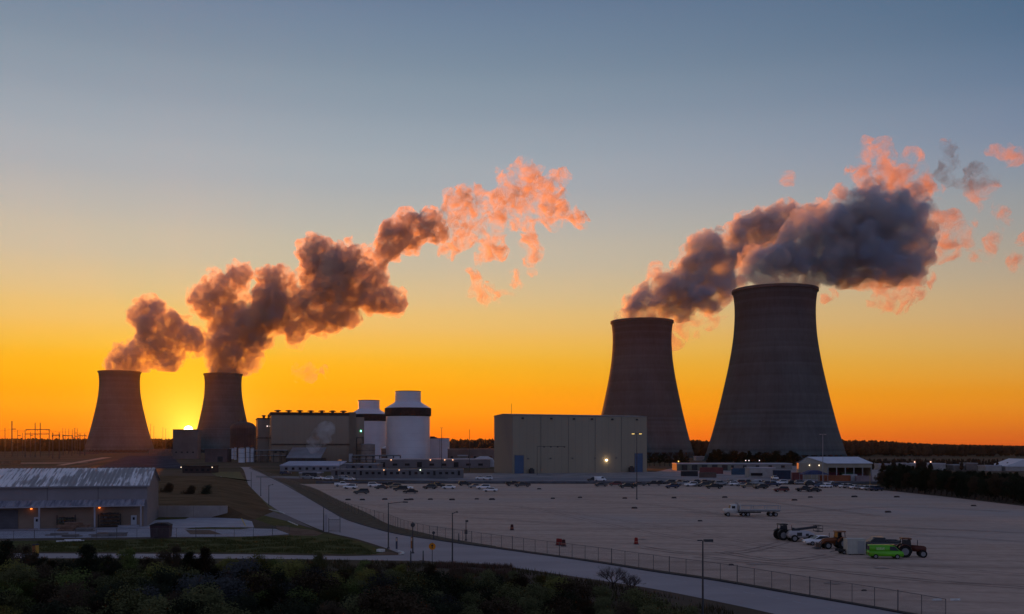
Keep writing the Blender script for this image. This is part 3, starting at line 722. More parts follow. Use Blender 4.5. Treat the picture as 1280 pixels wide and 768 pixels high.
def barn():
    D = 470; k = D / F
    x0 = (1000.5 - 640) * k; x1 = (1088 - 640) * k; w = x1 - x0
    t = empty("barn", (x0, D, 0), 0, "pale-roofed open barn with lit gable right of the nearest tower", "barn")
    # gable end on the left, ridge running away to the right-rear
    gw = 12.6; h = 17 - 23.5 * k; hr = 17 - 16.3 * k; sk = 4.5
    mw = mat("barn_wall", (.27, .24, .19), var=.12, scale=.1)
    # body: left gable faces the camera obliquely
    body = [(0, 2.5), (gw, -2), (w, -2), (w, 14), (3, 16)]
    vs = [(x, y, 0) for x, y in body] + [(x, y, h) for x, y in body]
    MB().add(vs, [(0, 1, 6, 5), (3, 4, 9, 8), (2, 3, 8, 7), (4, 0, 5, 9)]).add([(0, 2.5, h), (gw, -2, h), (5.5, 7, hr)], [(0, 1, 2)]).build("wall", mw, t)
    MB().box((gw + w) / 2, -1.9, h - 1.0, w - gw, .3, 2.0).build("fascia", mw, t)
    for i in range(6): MB().box(gw + .3 + i * (w - gw - .6) / 5, -1.8, (h - 2) / 2, .4, .4, h - 2).build("post", M_galv, t)
    MB().box((gw + w) / 2, 10, (h - .1) / 2, w - gw - .2, .3, h - .1).build("back_wall", mat("dim_wall", (.09, .08, .07), var=.2, scale=.2), t)
    MB().add([(gw - .3, -2.6, h - .05), (w + .4, -2.6, h - .05), (w - 3.5, 7, hr + .1), (5.4, 7, hr + .1), (-.4, 2.2, h - .05), (2.6, 16.4, h - .05), (w + .4, 14.4, h - .05),
              (gw - .3, -2.6, h + .2), (w + .4, -2.6, h + .2), (w - 3.5, 7, hr + .35), (5.4, 7, hr + .35), (-.4, 2.2, h + .2), (2.6, 16.4, h + .2), (w + .4, 14.4, h + .2)],
             [(7, 8, 9, 10), (10, 9, 13, 12), (8, 13, 9), (0, 7, 8, 1), (4, 11, 10, 3), (3, 10, 7, 0), (1, 8, 13, 6)]).build("roof", mat("barn_roof", (.5, .52, .58), c2=(.58, .6, .66), scale=.2, rough=.5), t)
    for px in (1012, 1023):
        xx = (px - 1000.5) * k
        MB().lathe([(.05, h - 1.2), (.3, h - .9), (.05, h - .6)], 10, xx, 1.6 - xx * .3).build("wall_lamp", emit("barn_lamp", (1, .8, .55), 2.5), t)
    # contents seen through the open front
    return t, x0, D, h
bt, bx, bD, bh = barn()
for i, (dx, cn, s) in enumerate(((17, ("maroon", (.13, .03, .05)), 3.2), (24, ("green", (.04, .12, .07)), 3.0), (30, ("wine", (.12, .04, .06)), 2.6))):
    container(0, 600, 5.5, s, cn, ["maroon container standing inside the open barn", "green container standing inside the open barn", "wine red container at the right end inside the barn"][i]).location = (bx + dx, bD + 4, 0)
def canopy():
    p = gp(1017, 602.2); t = empty("canopy", p, 0, "blue peaked canopy tent on thin posts before the barn gable", "canopy")
    mb = MB(); mb.prism([(-6, 3.3), (6, 3.3), (5.6, 3.7), (1.5, 5.2), (-1.5, 5.2), (-5.6, 3.7)], -3, 3); mb.build("roof", mat("blue_canvas", (.05, .065, .14), var=.15), t)
    for x in (-5.6, -1.8, 1.8, 5.6):
        for y in (-2.8, 2.8): MB().tube((x, y, 0), (x, y, 3.35), .1, n=6).build("post", M_galv, t)
canopy()
def far_sheds():
    t, w, h, D = simple_building("far_shed", 1128, 1182, 580.5, 588, 20, mat("far_wall", (.3, .28, .27), var=.1), "long pale shed beyond the dark grove, right of the barn", "shed", mr=mat("pale_grey_roof", (.36, .36, .4)))
    for X in (1143, 1163): MB().lathe([(.05, 5.0), (.5, 5.5), (.05, 6.0)], 10, (X - 1155) / F * D, -10.4).build("wall_lamp", emit("pink_lamp", (1, .55, .4), 2.5), t)
    t, w, h, D = simple_building("far_shed", 1257, 1306, 583.5, 589, 20, mat("far_wall", (.3, .28, .27)), "pale gabled shed at the right edge beyond the grove", "shed", pitch=5, mr=mat("barn_roof", (.5, .52, .58)))
    simple_building("far_shed", 1098, 1114, 581, 587, 10, mat("far_wall", (.3, .28, .27)), "small pale shed beyond the barn's right end", "shed", mr=M_conc)
    simple_building("far_shed", 1192, 1206, 582, 588, 10, mat("far_wall2", (.16, .14, .13), var=.1), "small dim shed beyond the middle of the grove", "shed", mr=M_conc)
    simple_building("far_shed", 1208, 1222, 580, 588, 10, mat("far_wall2", (.16, .14, .13)), "taller dim shed beyond the grove, left of the gabled one", "shed", mr=M_grey)
    simple_building("far_shed", 1232, 1252, 583, 589, 10, mat("far_wall", (.3, .28, .27)), "low pale shed left of the gabled one beyond the grove", "shed", mr=M_conc)
    simple_building("far_shed", 870, 886, 571.5, 576, 14, mat("far_wall", (.3, .28, .27)), "pale shed seen between the feet of the two right towers", "shed", mr=mat("pale_grey_roof", (.36, .36, .4)))
    simple_building("far_shed", 572, 584, 570, 581, 10, mat("far_wall2", (.16, .14, .13)), "small shed behind the pale roof edge left of the beige hall", "shed", mr=M_conc)
far_sheds()
def tent():
    p = gp(604, 584); t = empty("storage_tent", (p.x, p.y, 0), 0, "white rounded storage tent left of the big beige hall", "tent")
    a = [(-9, 0), (-9, 3.0), (-7, 6.2), (-3, 8), (3, 8), (7, 6.2), (9, 3.0), (9, 0)]
    MB().prism(a, 0, 14).build("cover", mat("white_canvas", (.5, .5, .53), var=.06), t)
    MB().box(0, -.1, 2.4, 5, .2, 4.8).build("door", M_grey, t)
tent()
# left: white parked trailers in a line in front of the far wood, low buildings
for i in range(9):
    X = 46 + i * 8.6 + (2 if i > 5 else 0)
    p = gp(X, 563.2 + i * .02); t = empty("box_trailer", p, 0, "white box trailer in the far line left of the leftmost tower", "trailer", "white trailers parked in a far line")
    L_ = 13.0
    MB().box(0, 0, 2.9, L_, 2.6, 2.9).build("body", mat("trailer_white", (.75, .74, .76), var=.05), t)
    for x in (-4.6, -3.4, 4.6): MB().tube((x, -1.2, .6), (x, 1.2, .6), .6, n=10).build("wheel", M_steel_dark, t)
t, w, h, D = simple_building("low_shed", -8, 14, 576.5, 580.5, 16, mat("tan_low", (.2, .13, .08), var=.15), "low tan shed above the warehouse roof at the left edge", "shed", mr=mat("tan_low_roof", (.17, .11, .07), var=.1))
t, w, h, D = simple_building("low_shed", 100, 118, 565.5, 568, 16, mat("tan_low2", (.13, .09, .085), var=.15), "tiny dim shed before the leftmost tower's foot", "shed")
for X0, X1, Yt, Yb, lb in ((166, 182, 560, 566, "dim low shed between leftmost tower foot and the box building"), (186, 214, 562, 570, "low dim block left of the building under the sun")):
    simple_building("low_shed", X0, X1, Yt, Yb, 16, mat("tan_low2", (.13, .09, .085)), lb, "shed")
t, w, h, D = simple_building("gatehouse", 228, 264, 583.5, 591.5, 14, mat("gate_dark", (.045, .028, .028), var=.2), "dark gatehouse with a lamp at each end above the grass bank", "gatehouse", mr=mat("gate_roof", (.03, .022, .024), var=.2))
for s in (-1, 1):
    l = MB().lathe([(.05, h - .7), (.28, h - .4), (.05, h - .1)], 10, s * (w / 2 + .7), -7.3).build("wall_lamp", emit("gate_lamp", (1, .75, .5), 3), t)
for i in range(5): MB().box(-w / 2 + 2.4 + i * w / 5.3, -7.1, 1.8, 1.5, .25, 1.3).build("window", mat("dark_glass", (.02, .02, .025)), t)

# ------------------------------------------------------------------ warehouse at the left
def warehouse():
    fr = gp(184, 657.8)                      # front right corner
    ang_ = R(15)
    t = empty("warehouse", fr, ang_, "long corrugated-roof warehouse with a canopy along its front at the left edge", "warehouse")
    L = 62.0; dep = 24.0
    D = fr.y
    he = 17 + (HZ - 607) / F * D; hr = he + 3.2
    Mw = mat("warehouse_wall", (.2, .18, .19), c2=(.245, .22, .235), scale=.15, extra=lines(0, 9.6, .2, (.14, .125, .13)))
    Mlow = mat("warehouse_lower_wall", (.2, .15, .115), c2=(.26, .19, .15), scale=.2)
    mb = MB(); mb.box(-L / 2, dep / 2, he / 2, L, dep, he)
    mb.add([(0, 0, he), (0, dep, he), (0, dep / 2, hr), (-L, 0, he), (-L, dep, he), (-L, dep / 2, hr)], [(0, 1, 2), (3, 5, 4)])
    mb.build("wall", Mw, t)
    hl = he * .535
    MB().box(-L / 2 - .3, -.06, hl / 2, L - .8, .12, hl).build("lower_wall", Mlow, t)
    # corrugated roof: real ridges
    def rext(nt, tcn, res, b):
        mp = nt.nodes.new("ShaderNodeMapping"); mp.inputs["Scale"].default_value = (1.0, .06, .06); nt.links.new(tcn.outputs["Object"], mp.inputs[0])
        n = nt.nodes.new("ShaderNodeTexNoise"); n.inputs["Scale"].default_value = 2.6; n.inputs["Detail"].default_value = 3; nt.links.new(mp.outputs[0], n.inputs["Vector"])
        n2 = nt.nodes.new("ShaderNodeTexNoise"); n2.inputs["Scale"].default_value = .09; n2.inputs["Detail"].default_value = 4; nt.links.new(tcn.outputs["Object"], n2.inputs["Vector"])
        m = nt.nodes.new("ShaderNodeMath"); m.operation = 'ADD'; nt.links.new(n.outputs[0], m.inputs[0]); nt.links.new(n2.outputs[0], m.inputs[1])
        r = nt.nodes.new("ShaderNodeValToRGB"); r.color_ramp.elements[0].position = .465; r.color_ramp.elements[1].position = .535
        m2 = nt.nodes.new("ShaderNodeMath"); m2.operation = 'MULTIPLY'; nt.links.new(m.outputs[0], m2.inputs[0]); m2.inputs[1].default_value = .5
        nt.links.new(m2.outputs[0], r.inputs[0])
        return nmix(nt, r.outputs[0], (.2, .17, .18), res)
    Mr = mat("corrugated_roof", (.66, .62, .64), c2=(.8, .75, .77), scale=.6, stretch=(1, .2, 1), rough=.45, metal=.0, spec=.6, extra=rext)
    vs, fs = [], []
    step = .43; n = int((L + 1) / step)
    for i in range(n + 1):
        x = .5 - i * step; up = .13 if i % 2 else 0
        vs += [(x, -.5, he + up - .05), (x, dep / 2, hr + .16 + up), (x, dep + .5, he + up - .05)]
    for i in range(n):
        a = i * 3; fs += [(a, a + 3, a + 4, a + 1), (a + 1, a + 4, a + 5, a + 2)]
    MB().add(vs, fs).build("roof", Mr, t)
    MB().box(-L / 2, -.62, he - .12, L + 1, .22, .28).build("gutter", mat("gutter_grey", (.2, .19, .21), var=.1), t)
    # canopy along the front
    hc = he * .62; proj = 3.2; Mc = mat("canopy_sheet", (.12, .125, .17), c2=(.34, .33, .38), scale=1.6, stretch=(1, .12, .12), rough=.5)
    vs, fs = [], []
    n = int((L - 1) / step)
    for i in range(n + 1):
        x = -.3 - i * step; up = .1 if i % 2 else 0
        vs += [(x, -proj, hc - .7 + up), (x, -.1, hc + .35 + up)]
    for i in range(n): a = i * 2; fs.append((a, a + 2, a + 3, a + 1))
    MB().add(vs, fs).build("canopy_roof", Mc, t)
    MB().box(-L / 2, -proj, hc - .78, L - .4, .16, .25).build("canopy_beam", mat("beam_lilac", (.3, .29, .33), var=.1), t)
    for x in (-.9, -9.7, -20.0, -30.4, -40.6, -51):
        MB().box(x, -proj + .1, (hc - .8) / 2, .3, .3, hc - .8).build("canopy_post", mat("beam_lilac", (.3, .29, .33)), t)
    # dock face, roller door, doors
    MB().box(-27.0, -.2, hl * .42, 5.0, .16, hl * .84).build("roller_door", mat("roller_steel", (.1, .095, .11), var=.1, extra=lines(2, .3, .05, (.07, .065, .08))), t)
    for x in (-2.6, -21.0):
        d = MB().box(x, -.2, 1.15, 1.1, .14, 2.3).build("door", mat("pale_blue_door", (.4, .42, .48), var=.06), t)
        MB().box(x, -.29, 1.65, .4, .05, .55).build("window", mat("dark_glass", (.02, .02, .025)), d)
    MB().box(-3.4, -1.6, .2, 4.0, 1.6, .4).build("step", M_conc, t)
    for x in (-9.2, -22.0):
        MB().box(x, -.4, hc - 1.25, .3, .35, .2).build("wall_lamp", emit("sodium_lamp", (1, .22, .03), 2.5), t)
        pl = bpy.data.lights.new("canopy_light", 'POINT'); pl.energy = 5; pl.color = (1, .33, .07); pl.shadow_soft_size = .2
        po = bpy.data.objects.new("canopy_light", pl); po.location = (x, -.9, hc - 1.4); po.parent = t; col.objects.link(po)
    return t, he, hc
wh, w_he, w_hc = warehouse()
WM = Matrix.Translation(wh.location) @ Matrix.Rotation(wh.rotation_euler.z, 4, 'Z')
def whp(x, y, zz=0): return WM @ Vector((x, y, zz))
wrz = wh.rotation_euler.z
def rack(x, y, nsh, w, m, label):
    t = empty("storage_rack", whp(x, y), wrz, label, "storage rack")
    for sx in (-w / 2, w / 2):
        for sy in (-.45, .45): MB().box(sx, sy, 1.35, .09, .09, 2.7).build("upright", M_steel_dark, t)
    for i in range(nsh):
        MB().box(0, 0, .35 + i * .75, w, .95, .09).build("shelf", m, t)
        b = MB(); r2 = random.Random(i + int(x))
        xx = -w / 2 + .4
        while xx < w / 2 - .4:
            ww = r2.uniform(.3, .7); b.box(xx + ww / 2, 0, .4 + i * .75 + .18, ww * .9, .7, r2.uniform(.2, .4)); xx += ww + .1
        b.build("stored_goods", mat("goods_dark", (.06, .05, .05), var=.5, scale=1.5), t)
rack(-7.2, -1.0, 4, 4.2, mat("rack_brown", (.12, .07, .05), var=.2), "tall rack with four dark shelves beside the rightmost white door of the warehouse")
rack(-15.4, -1.0, 3, 3.4, mat("rack_green", (.05, .09, .06), var=.2), "rack with green shelves under the middle of the warehouse canopy")
def utility_cart():
    t = empty("utility_cart", whp(-31.8, -4.6), wrz + .2, "small white utility cart with roof under the warehouse canopy", "cart")
    b = MB().prism([(-1.4, .4), (1.4, .4), (1.5, .8), (1.0, 1.0), (.8, .95), (-.2, .8), (-1.4, .9)], -.6, .6); b.build("body", mat("cart_white", (.5, .5, .5), var=.05), t)
    MB().box(-.1, 0, 1.95, 1.7, 1.2, .08).build("roof", mat("cart_white", (.5, .5, .5)), t)
    p = MB()
    for x in (-.8, .7):
        for y in (-.55, .55): p.tube((x, y, .9), (x, y, 1.95), .035, n=6)
    p.build("roof_posts", M_steel_dark, t)
    MB().box(-.3, 0, 1.05, .5, 1.0, .25).box(-.55, 0, 1.35, .1, 1.0, .5).build("seat", M_steel_dark, t)
    for x in (-.95, .95):
        for y in (-.6, .6): MB().tube((x, y - .1, .28), (x, y + .1, .28), .28, n=12).build("wheel", M_steel_dark, t)
utility_cart()
def pallet_stack(p, rz, n, m, label, lum=True):
    t = empty("timber_stack", p, rz, label, "timber stack")
    r2 = random.Random(int(p.x * 3)); b = MB()
    for k in range(n):
        b.box(r2.uniform(-.3, .3), r2.uniform(-.2, .2), .12 + k * .24, 3.4 + r2.uniform(-.5, .4), 1.1, .2, r2.uniform(-.06, .06))
        for s in (-1.2, 0, 1.2): b.box(s, 0, .01 + k * .24, .1, 1.1, .06)
    b.build("boards", m, t)
brown = mat("weathered_timber", (.15, .085, .06), c2=(.24, .15, .11), scale=1.5)
greyw = mat("grey_timber", (.13, .12, .12), c2=(.2, .18, .18), scale=1.5)
for (X, Y, n, m, rz, lb) in ((84, 664, 5, brown, .1, "brown timber stack, leftmost in the heap before the warehouse"), (91, 663.5, 7, brown, -.1, "tallest brown timber stack in the heap before the warehouse"),
        (100, 663.5, 5, brown, .25, "brown timber stack right of the tallest one before the warehouse"), (107, 664.5, 3, greyw, .0, "low grey timber stack at the right end of the heap"),
        (72, 669.5, 2, greyw, .3, "low grey board stack at the front left of the heap"), (88, 671, 2, greyw, -.15, "low grey board stack nearest to the grass"), (124, 671, 2, greyw, .1, "flat grey board stack left of the dark platform"), (134, 669, 2, brown, .0, "flat brown board stack behind the dark platform"), (146, 670.5, 3, greyw, .05, "grey board stack at the right end of the dark platform")):
    pallet_stack(gp(X, Y), rz, n, m, lb)
for X, Y, lb in ((81, 677.4, "short white pipe lying at the grass edge"), (91, 676, "longest white pipe lying at the grass edge"), (95, 677, "white pipe lying right of the longest one")):
    p = gp(X, Y); tag(MB().tube((p.x - 1.3, p.y - .4, .12), (p.x + 1.3, p.y + .3, .12), .11, n=8).build("pipe_length", mat("pipe_white", (.7, .68, .7), var=.05)), lb, "pipe")
def dumpster():
    p = gp(201.5, 672.5); t = empty("dumpster", p, .12, "dark maroon dumpster at the right end of the warehouse yard", "dumpster")
    m = mat("maroon_steel", (.045, .02, .028), var=.2, scale=1, rough=.6)
    MB().prism([(-1.6, .15), (1.6, .15), (1.75, 2.3), (-1.75, 2.3)], -1.1, 1.1).build("body", m, t)
    MB().prism([(-1.8, 2.3), (1.8, 2.3), (1.8, 2.4), (.9, 2.75), (-.9, 2.75), (-1.8, 2.4)], -1.15, 1.15).build("lid", mat("black_lid", (.025, .02, .025), var=.2), t)
    r = MB()
    for x in (-1.1, -.4, .4, 1.1): r.box(x, -1.14, 1.2, .1, .1, 2.0)
    for zz in (.7, 1.7): r.box(0, -1.15, zz, 3.3, .08, .12)
    r.build("ribs", m, t)
dumpster()
def retaining_wall():
    a = gp(193, 647.0); b = gp(284, 647.0); d = b - a
    mb = MB().box((a.x + b.x) / 2, a.y + .2, 1.35, d.length, .4, 2.7); 
    o = mb.build("retaining_wall", mat("retaining_concrete", (.3, .26, .245), c2=(.38, .33, .31), scale=.3, extra=lines(0, 6.2, .06, (.18, .16, .15))))
    tag(o, "pale concrete retaining wall holding the grass bank right of the warehouse", "retaining wall")
retaining_wall()
def marker(X, Y, h_, w_, m, label):
    p = gp(X, Y); t = empty("utility_marker", p, 0, label, "marker")
    MB().tube((0, 0, 0), (0, 0, h_), w_ / 2, n=10).build("post", m, t)
    MB().lathe([(w_ / 2 + .03, h_ - .15), (w_ / 2 + .03, h_), (.05, h_ + .12)], 10).build("cap", M_steel_dark, t)
marker(46.5, 692.5, 1.5, .5, mat("marker_yellow", (.4, .23, .04), var=.15), "yellow utility marker by the side road between dark trees")
marker(42, 690.5, 1.2, .45, mat("marker_rust", (.25, .1, .04), var=.2), "rusty shorter utility marker just left of the yellow one")

# ------------------------------------------------------------------ vehicles
M_glass = mat("car_glass", (.012, .013, .018), rough=.3, var=.05, spec=.35)
M_tyre = mat("tyre_rubber", (.014, .013, .013), var=.1, rough=.9)
M_rim = mat("wheel_rim", (.2, .2, .21), var=.05, rough=.4)
M_lamp = mat("lamp_lens", (.4, .38, .35), var=.05, rough=.2)
M_tail = mat("tail_lens", (.2, .01, .01), var=.05, rough=.3)
PAINT = {"white": (.8, .8, .82), "black": (.012, .012, .015), "silver": (.26, .27, .29), "dark grey": (.05, .05, .055), "dark red": (.12, .018, .018), "dark blue": (.02, .03, .075), "tan": (.2, .16, .11), "blue": (.05, .09, .18)}
def paint(c):
    return mat("car_paint_" + c.replace(" ", "_"), PAINT[c], rough=.28, var=.04, spec=.6)
SHAPES = {
    "sedan": dict(L=4.7, W=1.8, low=[(-2.35, .35), (2.35, .35), (2.38, .62), (2.2, .8), (1.2, .93), (-1.6, .98), (-2.25, .95), (-2.38, .7)],
                  top=[(-1.75, .95), (-1.05, 1.42), (.25, 1.44), (1.15, .92)], wb=1.38, r=.33),
    "suv": dict(L=4.8, W=1.9, low=[(-2.38, .4), (2.38, .4), (2.42, .8), (2.25, 1.0), (1.3, 1.1), (-2.3, 1.12), (-2.42, .8)],
                top=[(-2.28, 1.08), (-2.0, 1.72), (.3, 1.76), (1.2, 1.08)], wb=1.4, r=.38),
    "pickup": dict(L=5.8, W=1.95, low=[(-2.9, .5), (2.9, .5), (2.92, .95), (2.75, 1.12), (1.6, 1.2), (-2.85, 1.18), (-2.92, .9)],
                   top=[(-.95, 1.15), (-.75, 1.82), (.75, 1.84), (1.5, 1.17)], wb=1.8, r=.42),
    "van": dict(L=5.0, W=1.95, low=[(-2.45, .4), (2.45, .4), (2.5, .8), (2.35, 1.1), (1.75, 1.25), (-2.45, 1.25)],
                top=[(-2.45, 1.2), (-2.36, 2.0), (.9, 2.02), (1.3, 1.9), (2.0, 1.15)], wb=1.55, r=.37),
}
def wheel(t, x, y, r, w=.24, parent_name="wheel"):
    s = 1 if y > 0 else -1
    o = MB().tube((x, y - w / 2, r), (x, y + w / 2, r), r, n=18).build(parent_name, M_tyre, t)
    MB().tube((x, y + s * (w / 2 + .0), r), (x, y + s * (w / 2 + .02), r), r * .58, n=14).build("rim", M_rim, o)
    return o
def bevel(o, w=.05, seg=2):
    bm = bmesh.new(); bm.from_mesh(o.data)
    bmesh.ops.bevel(bm, geom=list(bm.edges), offset=w, segments=seg, affect='EDGES', clamp_overlap=True)
    bm.to_mesh(o.data); bm.free()
    for p in o.data.polygons: p.use_smooth = True
def vehicle(kind, colr, pm=None):
    s = SHAPES[kind]; t = empty("parked_" + {"sedan": "car", "suv": "suv", "pickup": "pickup", "van": "van"}[kind], (0, 0, 0))
    m = pm or paint(colr); w = s["W"] / 2
    body = MB().prism(s["low"], -w, w)
    tp = s["top"]; n = len(tp)
    vs = [(x, -w * (1 if k in (0, n - 1) else .8) + .02, zz) for k, (x, zz) in enumerate(tp)] + [(x, w * (1 if k in (0, n - 1) else .8) - .02, zz) for k, (x, zz) in enumerate(tp)]
    fs = [(k, (k + 1) % n, n + (k + 1) % n, n + k) for k in range(n)] + [tuple(range(n))[::-1], tuple(range(n, 2 * n))]
    body.add(vs, fs)
    if kind == "pickup": body.box(-1.9, -w + .06, 1.3, 1.9, .1, .26).box(-1.9, w - .06, 1.3, 1.9, .1, .26).box(-2.87, 0, 1.3, .1, w * 2, .26)
    o = body.build("body", m, t); bevel(o, .05, 2)
    g = MB(); cx = sum(p[0] for p in tp) / n; zl = min(p[1] for p in tp); zh = max(p[1] for p in tp)
    def inset(p, f=.86): return (cx + (p[0] - cx) * f, zl + .06 + (p[1] - zl) * .82)
    ip = [inset(p) for p in tp]
    for sgn in (-1, 1):
        a = []
        for x, zz in ip:
            f = (zz - zl) / (zh - zl); a.append((x, sgn * (w * (1 - .2 * f) + .012), zz))
        if kind == "van":
            a = [(.5, sgn * (w * .99), 1.27), (1.78, sgn * (w * .985), 1.27), (1.25, sgn * (w * .83 + .01), 1.85), (.5, sgn * (w * .83 + .01), 1.88)]
        g.add(a, [tuple(range(len(a)))])
    # windscreen and rear window as thin proud panes
    for p, q in ((tp[-1], tp[-2]), (tp[0], tp[1])):
        d = Vector((q[0] - p[0], 0, q[1] - p[1])); nn = Vector((d.z, 0, -d.x)).normalized() * .02
        if (p[0] > cx) != (nn.x > 0): nn = -nn
        P = Vector((p[0], 0, p[1])) + d * .1 + nn; Q = Vector((p[0], 0, p[1])) + d * .88 + nn
        g.add([(P.x, -w * .86, P.z), (P.x, w * .86, P.z), (Q.x, w * .74, Q.z), (Q.x, -w * .74, Q.z)], [(0, 1, 2, 3)])
    g.build("windows", M_glass, t)
    for x in (-s["wb"], s["wb"]):
        for y in (-w + .1, w - .1): wheel(t, x, y, s["r"])
    hz = s["low"][2][1] - .08; L2 = s["L"] / 2
    for y in (-w * .72, w * .72):
        MB().box(L2 + .02, y, hz, .08, .32, .16).build("headlight", M_lamp, t)
        MB().box(-L2 - .02, y, hz + .05, .08, .25, .2).build("tail_light", M_tail, t)
    return t
_vp = {}
def put_vehicle(kind, colr, X, Y, rz, label, group=None, z=0.012):
    key = (kind, colr)
    if key not in _vp:
        t = vehicle(kind, colr); _vp[key] = t
    else: t = copy_tree(_vp[key])
    p = gp(X, Y); t.location = (p.x, p.y, z); t.rotation_euler = (0, 0, rz); t.scale = (1.12,) * 3
    tag(t, label, {"sedan": "car", "suv": "car", "pickup": "pickup truck", "van": "van"}[kind], group)
    return t
CARS = [ # kind, colour, X, Y, heading
 ("pickup", "white", 428, 608.5, 12), ("suv", "white", 438, 611.5, 170), ("suv", "dark grey", 451.5, 617.8, 195), ("suv", "white", 468, 609, 8), ("sedan", "dark grey", 477, 611.5, 172),
 ("pickup", "black", 487.5, 609, 10), ("suv", "tan", 493.5, 610.5, 190), ("suv", "black", 500.5, 613.8, 188), ("sedan", "black", 513, 617, 185), ("sedan", "white", 508, 611.8, 5),
 ("suv", "dark grey", 537.5, 611.5, 170), ("pickup", "black", 546, 609.6, 12), ("sedan", "white", 561, 611.5, 176), ("suv", "black", 581, 607.3, 15), ("sedan", "silver", 593.5, 610.2, 185),
 ("suv", "white", 604, 611.8, 190), ("sedan", "white", 613, 615, 176), ("pickup", "black", 642, 607.6, 10), ("pickup", "dark grey", 653, 609, 183),
 ("suv", "black", 741, 602, 180), ("van", "white", 750, 602, 0), ("sedan", "dark grey", 751.5, 608.3, 4), ("suv", "dark red", 769, 607.6, 176), ("pickup", "black", 784.5, 610.5, 182), ("sedan", "dark grey", 800, 607.5, 5),
 ("pickup", "black", 817.5, 607.2, 175), ("suv", "dark blue", 840, 610.6, 186), ("sedan", "black", 846, 606.8, 170), ("pickup", "silver", 855, 607.2, 10), ("suv", "white", 864, 608.4, 184),
 ("sedan", "black", 871.5, 607.8, 2), ("suv", "dark grey", 879, 608.6, 188), ("pickup", "black", 892.5, 611.2, 176), ("suv", "silver", 901, 607, 6), ("sedan", "blue", 911, 606.8, 178),
 ("suv", "white", 919, 607.4, 2), ("sedan", "silver", 927, 608, 182), ("pickup", "tan", 936.5, 610.3, 176), ("suv", "black", 951, 611.4, 185), ("van", "silver", 946, 606.8, 4), ("suv", "silver", 957, 607.2, 175), ("pickup", "dark blue", 966, 608.2, 0),
 ("suv", "dark red", 976.5, 615, 180), ("pickup", "black", 1006, 614.6, 182), ("sedan", "black", 1017, 615.2, 176), ("suv", "black", 1013.5, 607.8, 2), ("sedan", "blue", 1025, 609.5, 30), ("sedan", "white", 1033, 610, 28),
 ("pickup", "white", 1039, 608, 25), ("suv", "dark blue", 1047, 608.8, 20), ("sedan", "white", 1055.5, 610, 35), ("suv", "silver", 1062, 610.6, 35), ("sedan", "white", 1069, 611.4, 35), ("sedan", "silver", 1075.5, 612, 35),
 ("sedan", "white", 1083, 612.6, 35), ("suv", "silver", 1089, 613.2, 35), ("suv", "dark blue", 1096, 613.8, 30),
 ("pickup", "silver", 384, 599, 10), ("sedan", "white", 398, 599.5, 170), ("suv", "white", 410, 600.5, 175), ("van", "silver", 430, 600, 4), ("sedan", "white", 437, 601, 176), ("pickup", "dark blue", 357, 593.5, 6),
 ("sedan", "dark blue", 826, 605.4, 8), ("suv", "dark grey", 836.7, 605.4, 183), ("suv", "black", 848.8, 605.6, 183), ("sedan", "dark grey", 858.5, 605.5, 2), ("pickup", "dark blue", 870.7, 605.5, 183), ("pickup", "dark grey", 880.5, 605.7, 183), ("sedan", "black", 892.1, 605.5, 8), ("sedan", "dark blue", 901.8, 605.4, 183), ("pickup", "silver", 912.9, 605.5, 8), ("suv", "dark red", 924.1, 605.5, 183), ("suv", "dark grey", 933.8, 605.4, 183), ("suv", "white", 944.6, 605.5, 176), ("sedan", "dark red", 953.4, 605.5, 183), ("sedan", "white", 963.9, 605.7, 176), ("suv", "white", 976.4, 605.7, 183), ("sedan", "black", 988.4, 605.4, 176),
 ("pickup", "white", 968.5, 600.2, 270), ("suv", "silver", 1001, 606, 5), ("sedan", "white", 1010, 604.8, 176),
 ("sedan", "white", 601, 599.5, 4), ("suv", "white", 609, 600.2, 176)]
def landmark(X):
    for lim, nm in ((352, "the white tanks"), (412, "the tan shed"), (462, "the left half of the long trailer office"), (530, "the near reactor building"), (575, "the pale block beside the reactor building"), (622, "the white rounded tent"), (700, "the left blue door of the beige hall"),
                    (765, "the hall's bright lamp"), (812, "the right blue door of the hall"), (860, "the dark hedge tree"), (905, "the dark red container"), (942, "the blue container"),
                    (985, "the navy container"), (1030, "the barn gable"), (1062, "the open side of the barn"), (1200, "the barn's right end")):
        if X < lim: return nm
    return "the grove"
NAMES = {"sedan": "low car", "suv": "tall car", "pickup": "pickup truck", "van": "van"}
seen = {}
ordn = ["first", "second", "third", "fourth", "fifth", "sixth", "seventh", "eighth", "ninth", "tenth", "eleventh", "twelfth"]
tot = {}
for c in CARS:
    k = (c[0], c[1], landmark(c[2])); tot[k] = tot.get(k, 0) + 1
for c in sorted(CARS, key=lambda c: c[2]):
    k = (c[0], c[1], landmark(c[2])); i = seen.get(k, 0); seen[k] = i + 1
    lb = f"{c[1]} {NAMES[c[0]]} before {landmark(c[2])}" + ("" if tot[k] == 1 else f", {ordn[i]} from left")
    put_vehicle(c[0], c[1], c[2], c[3], R(c[4]), lb, "vehicles parked along the far edge of the lot")
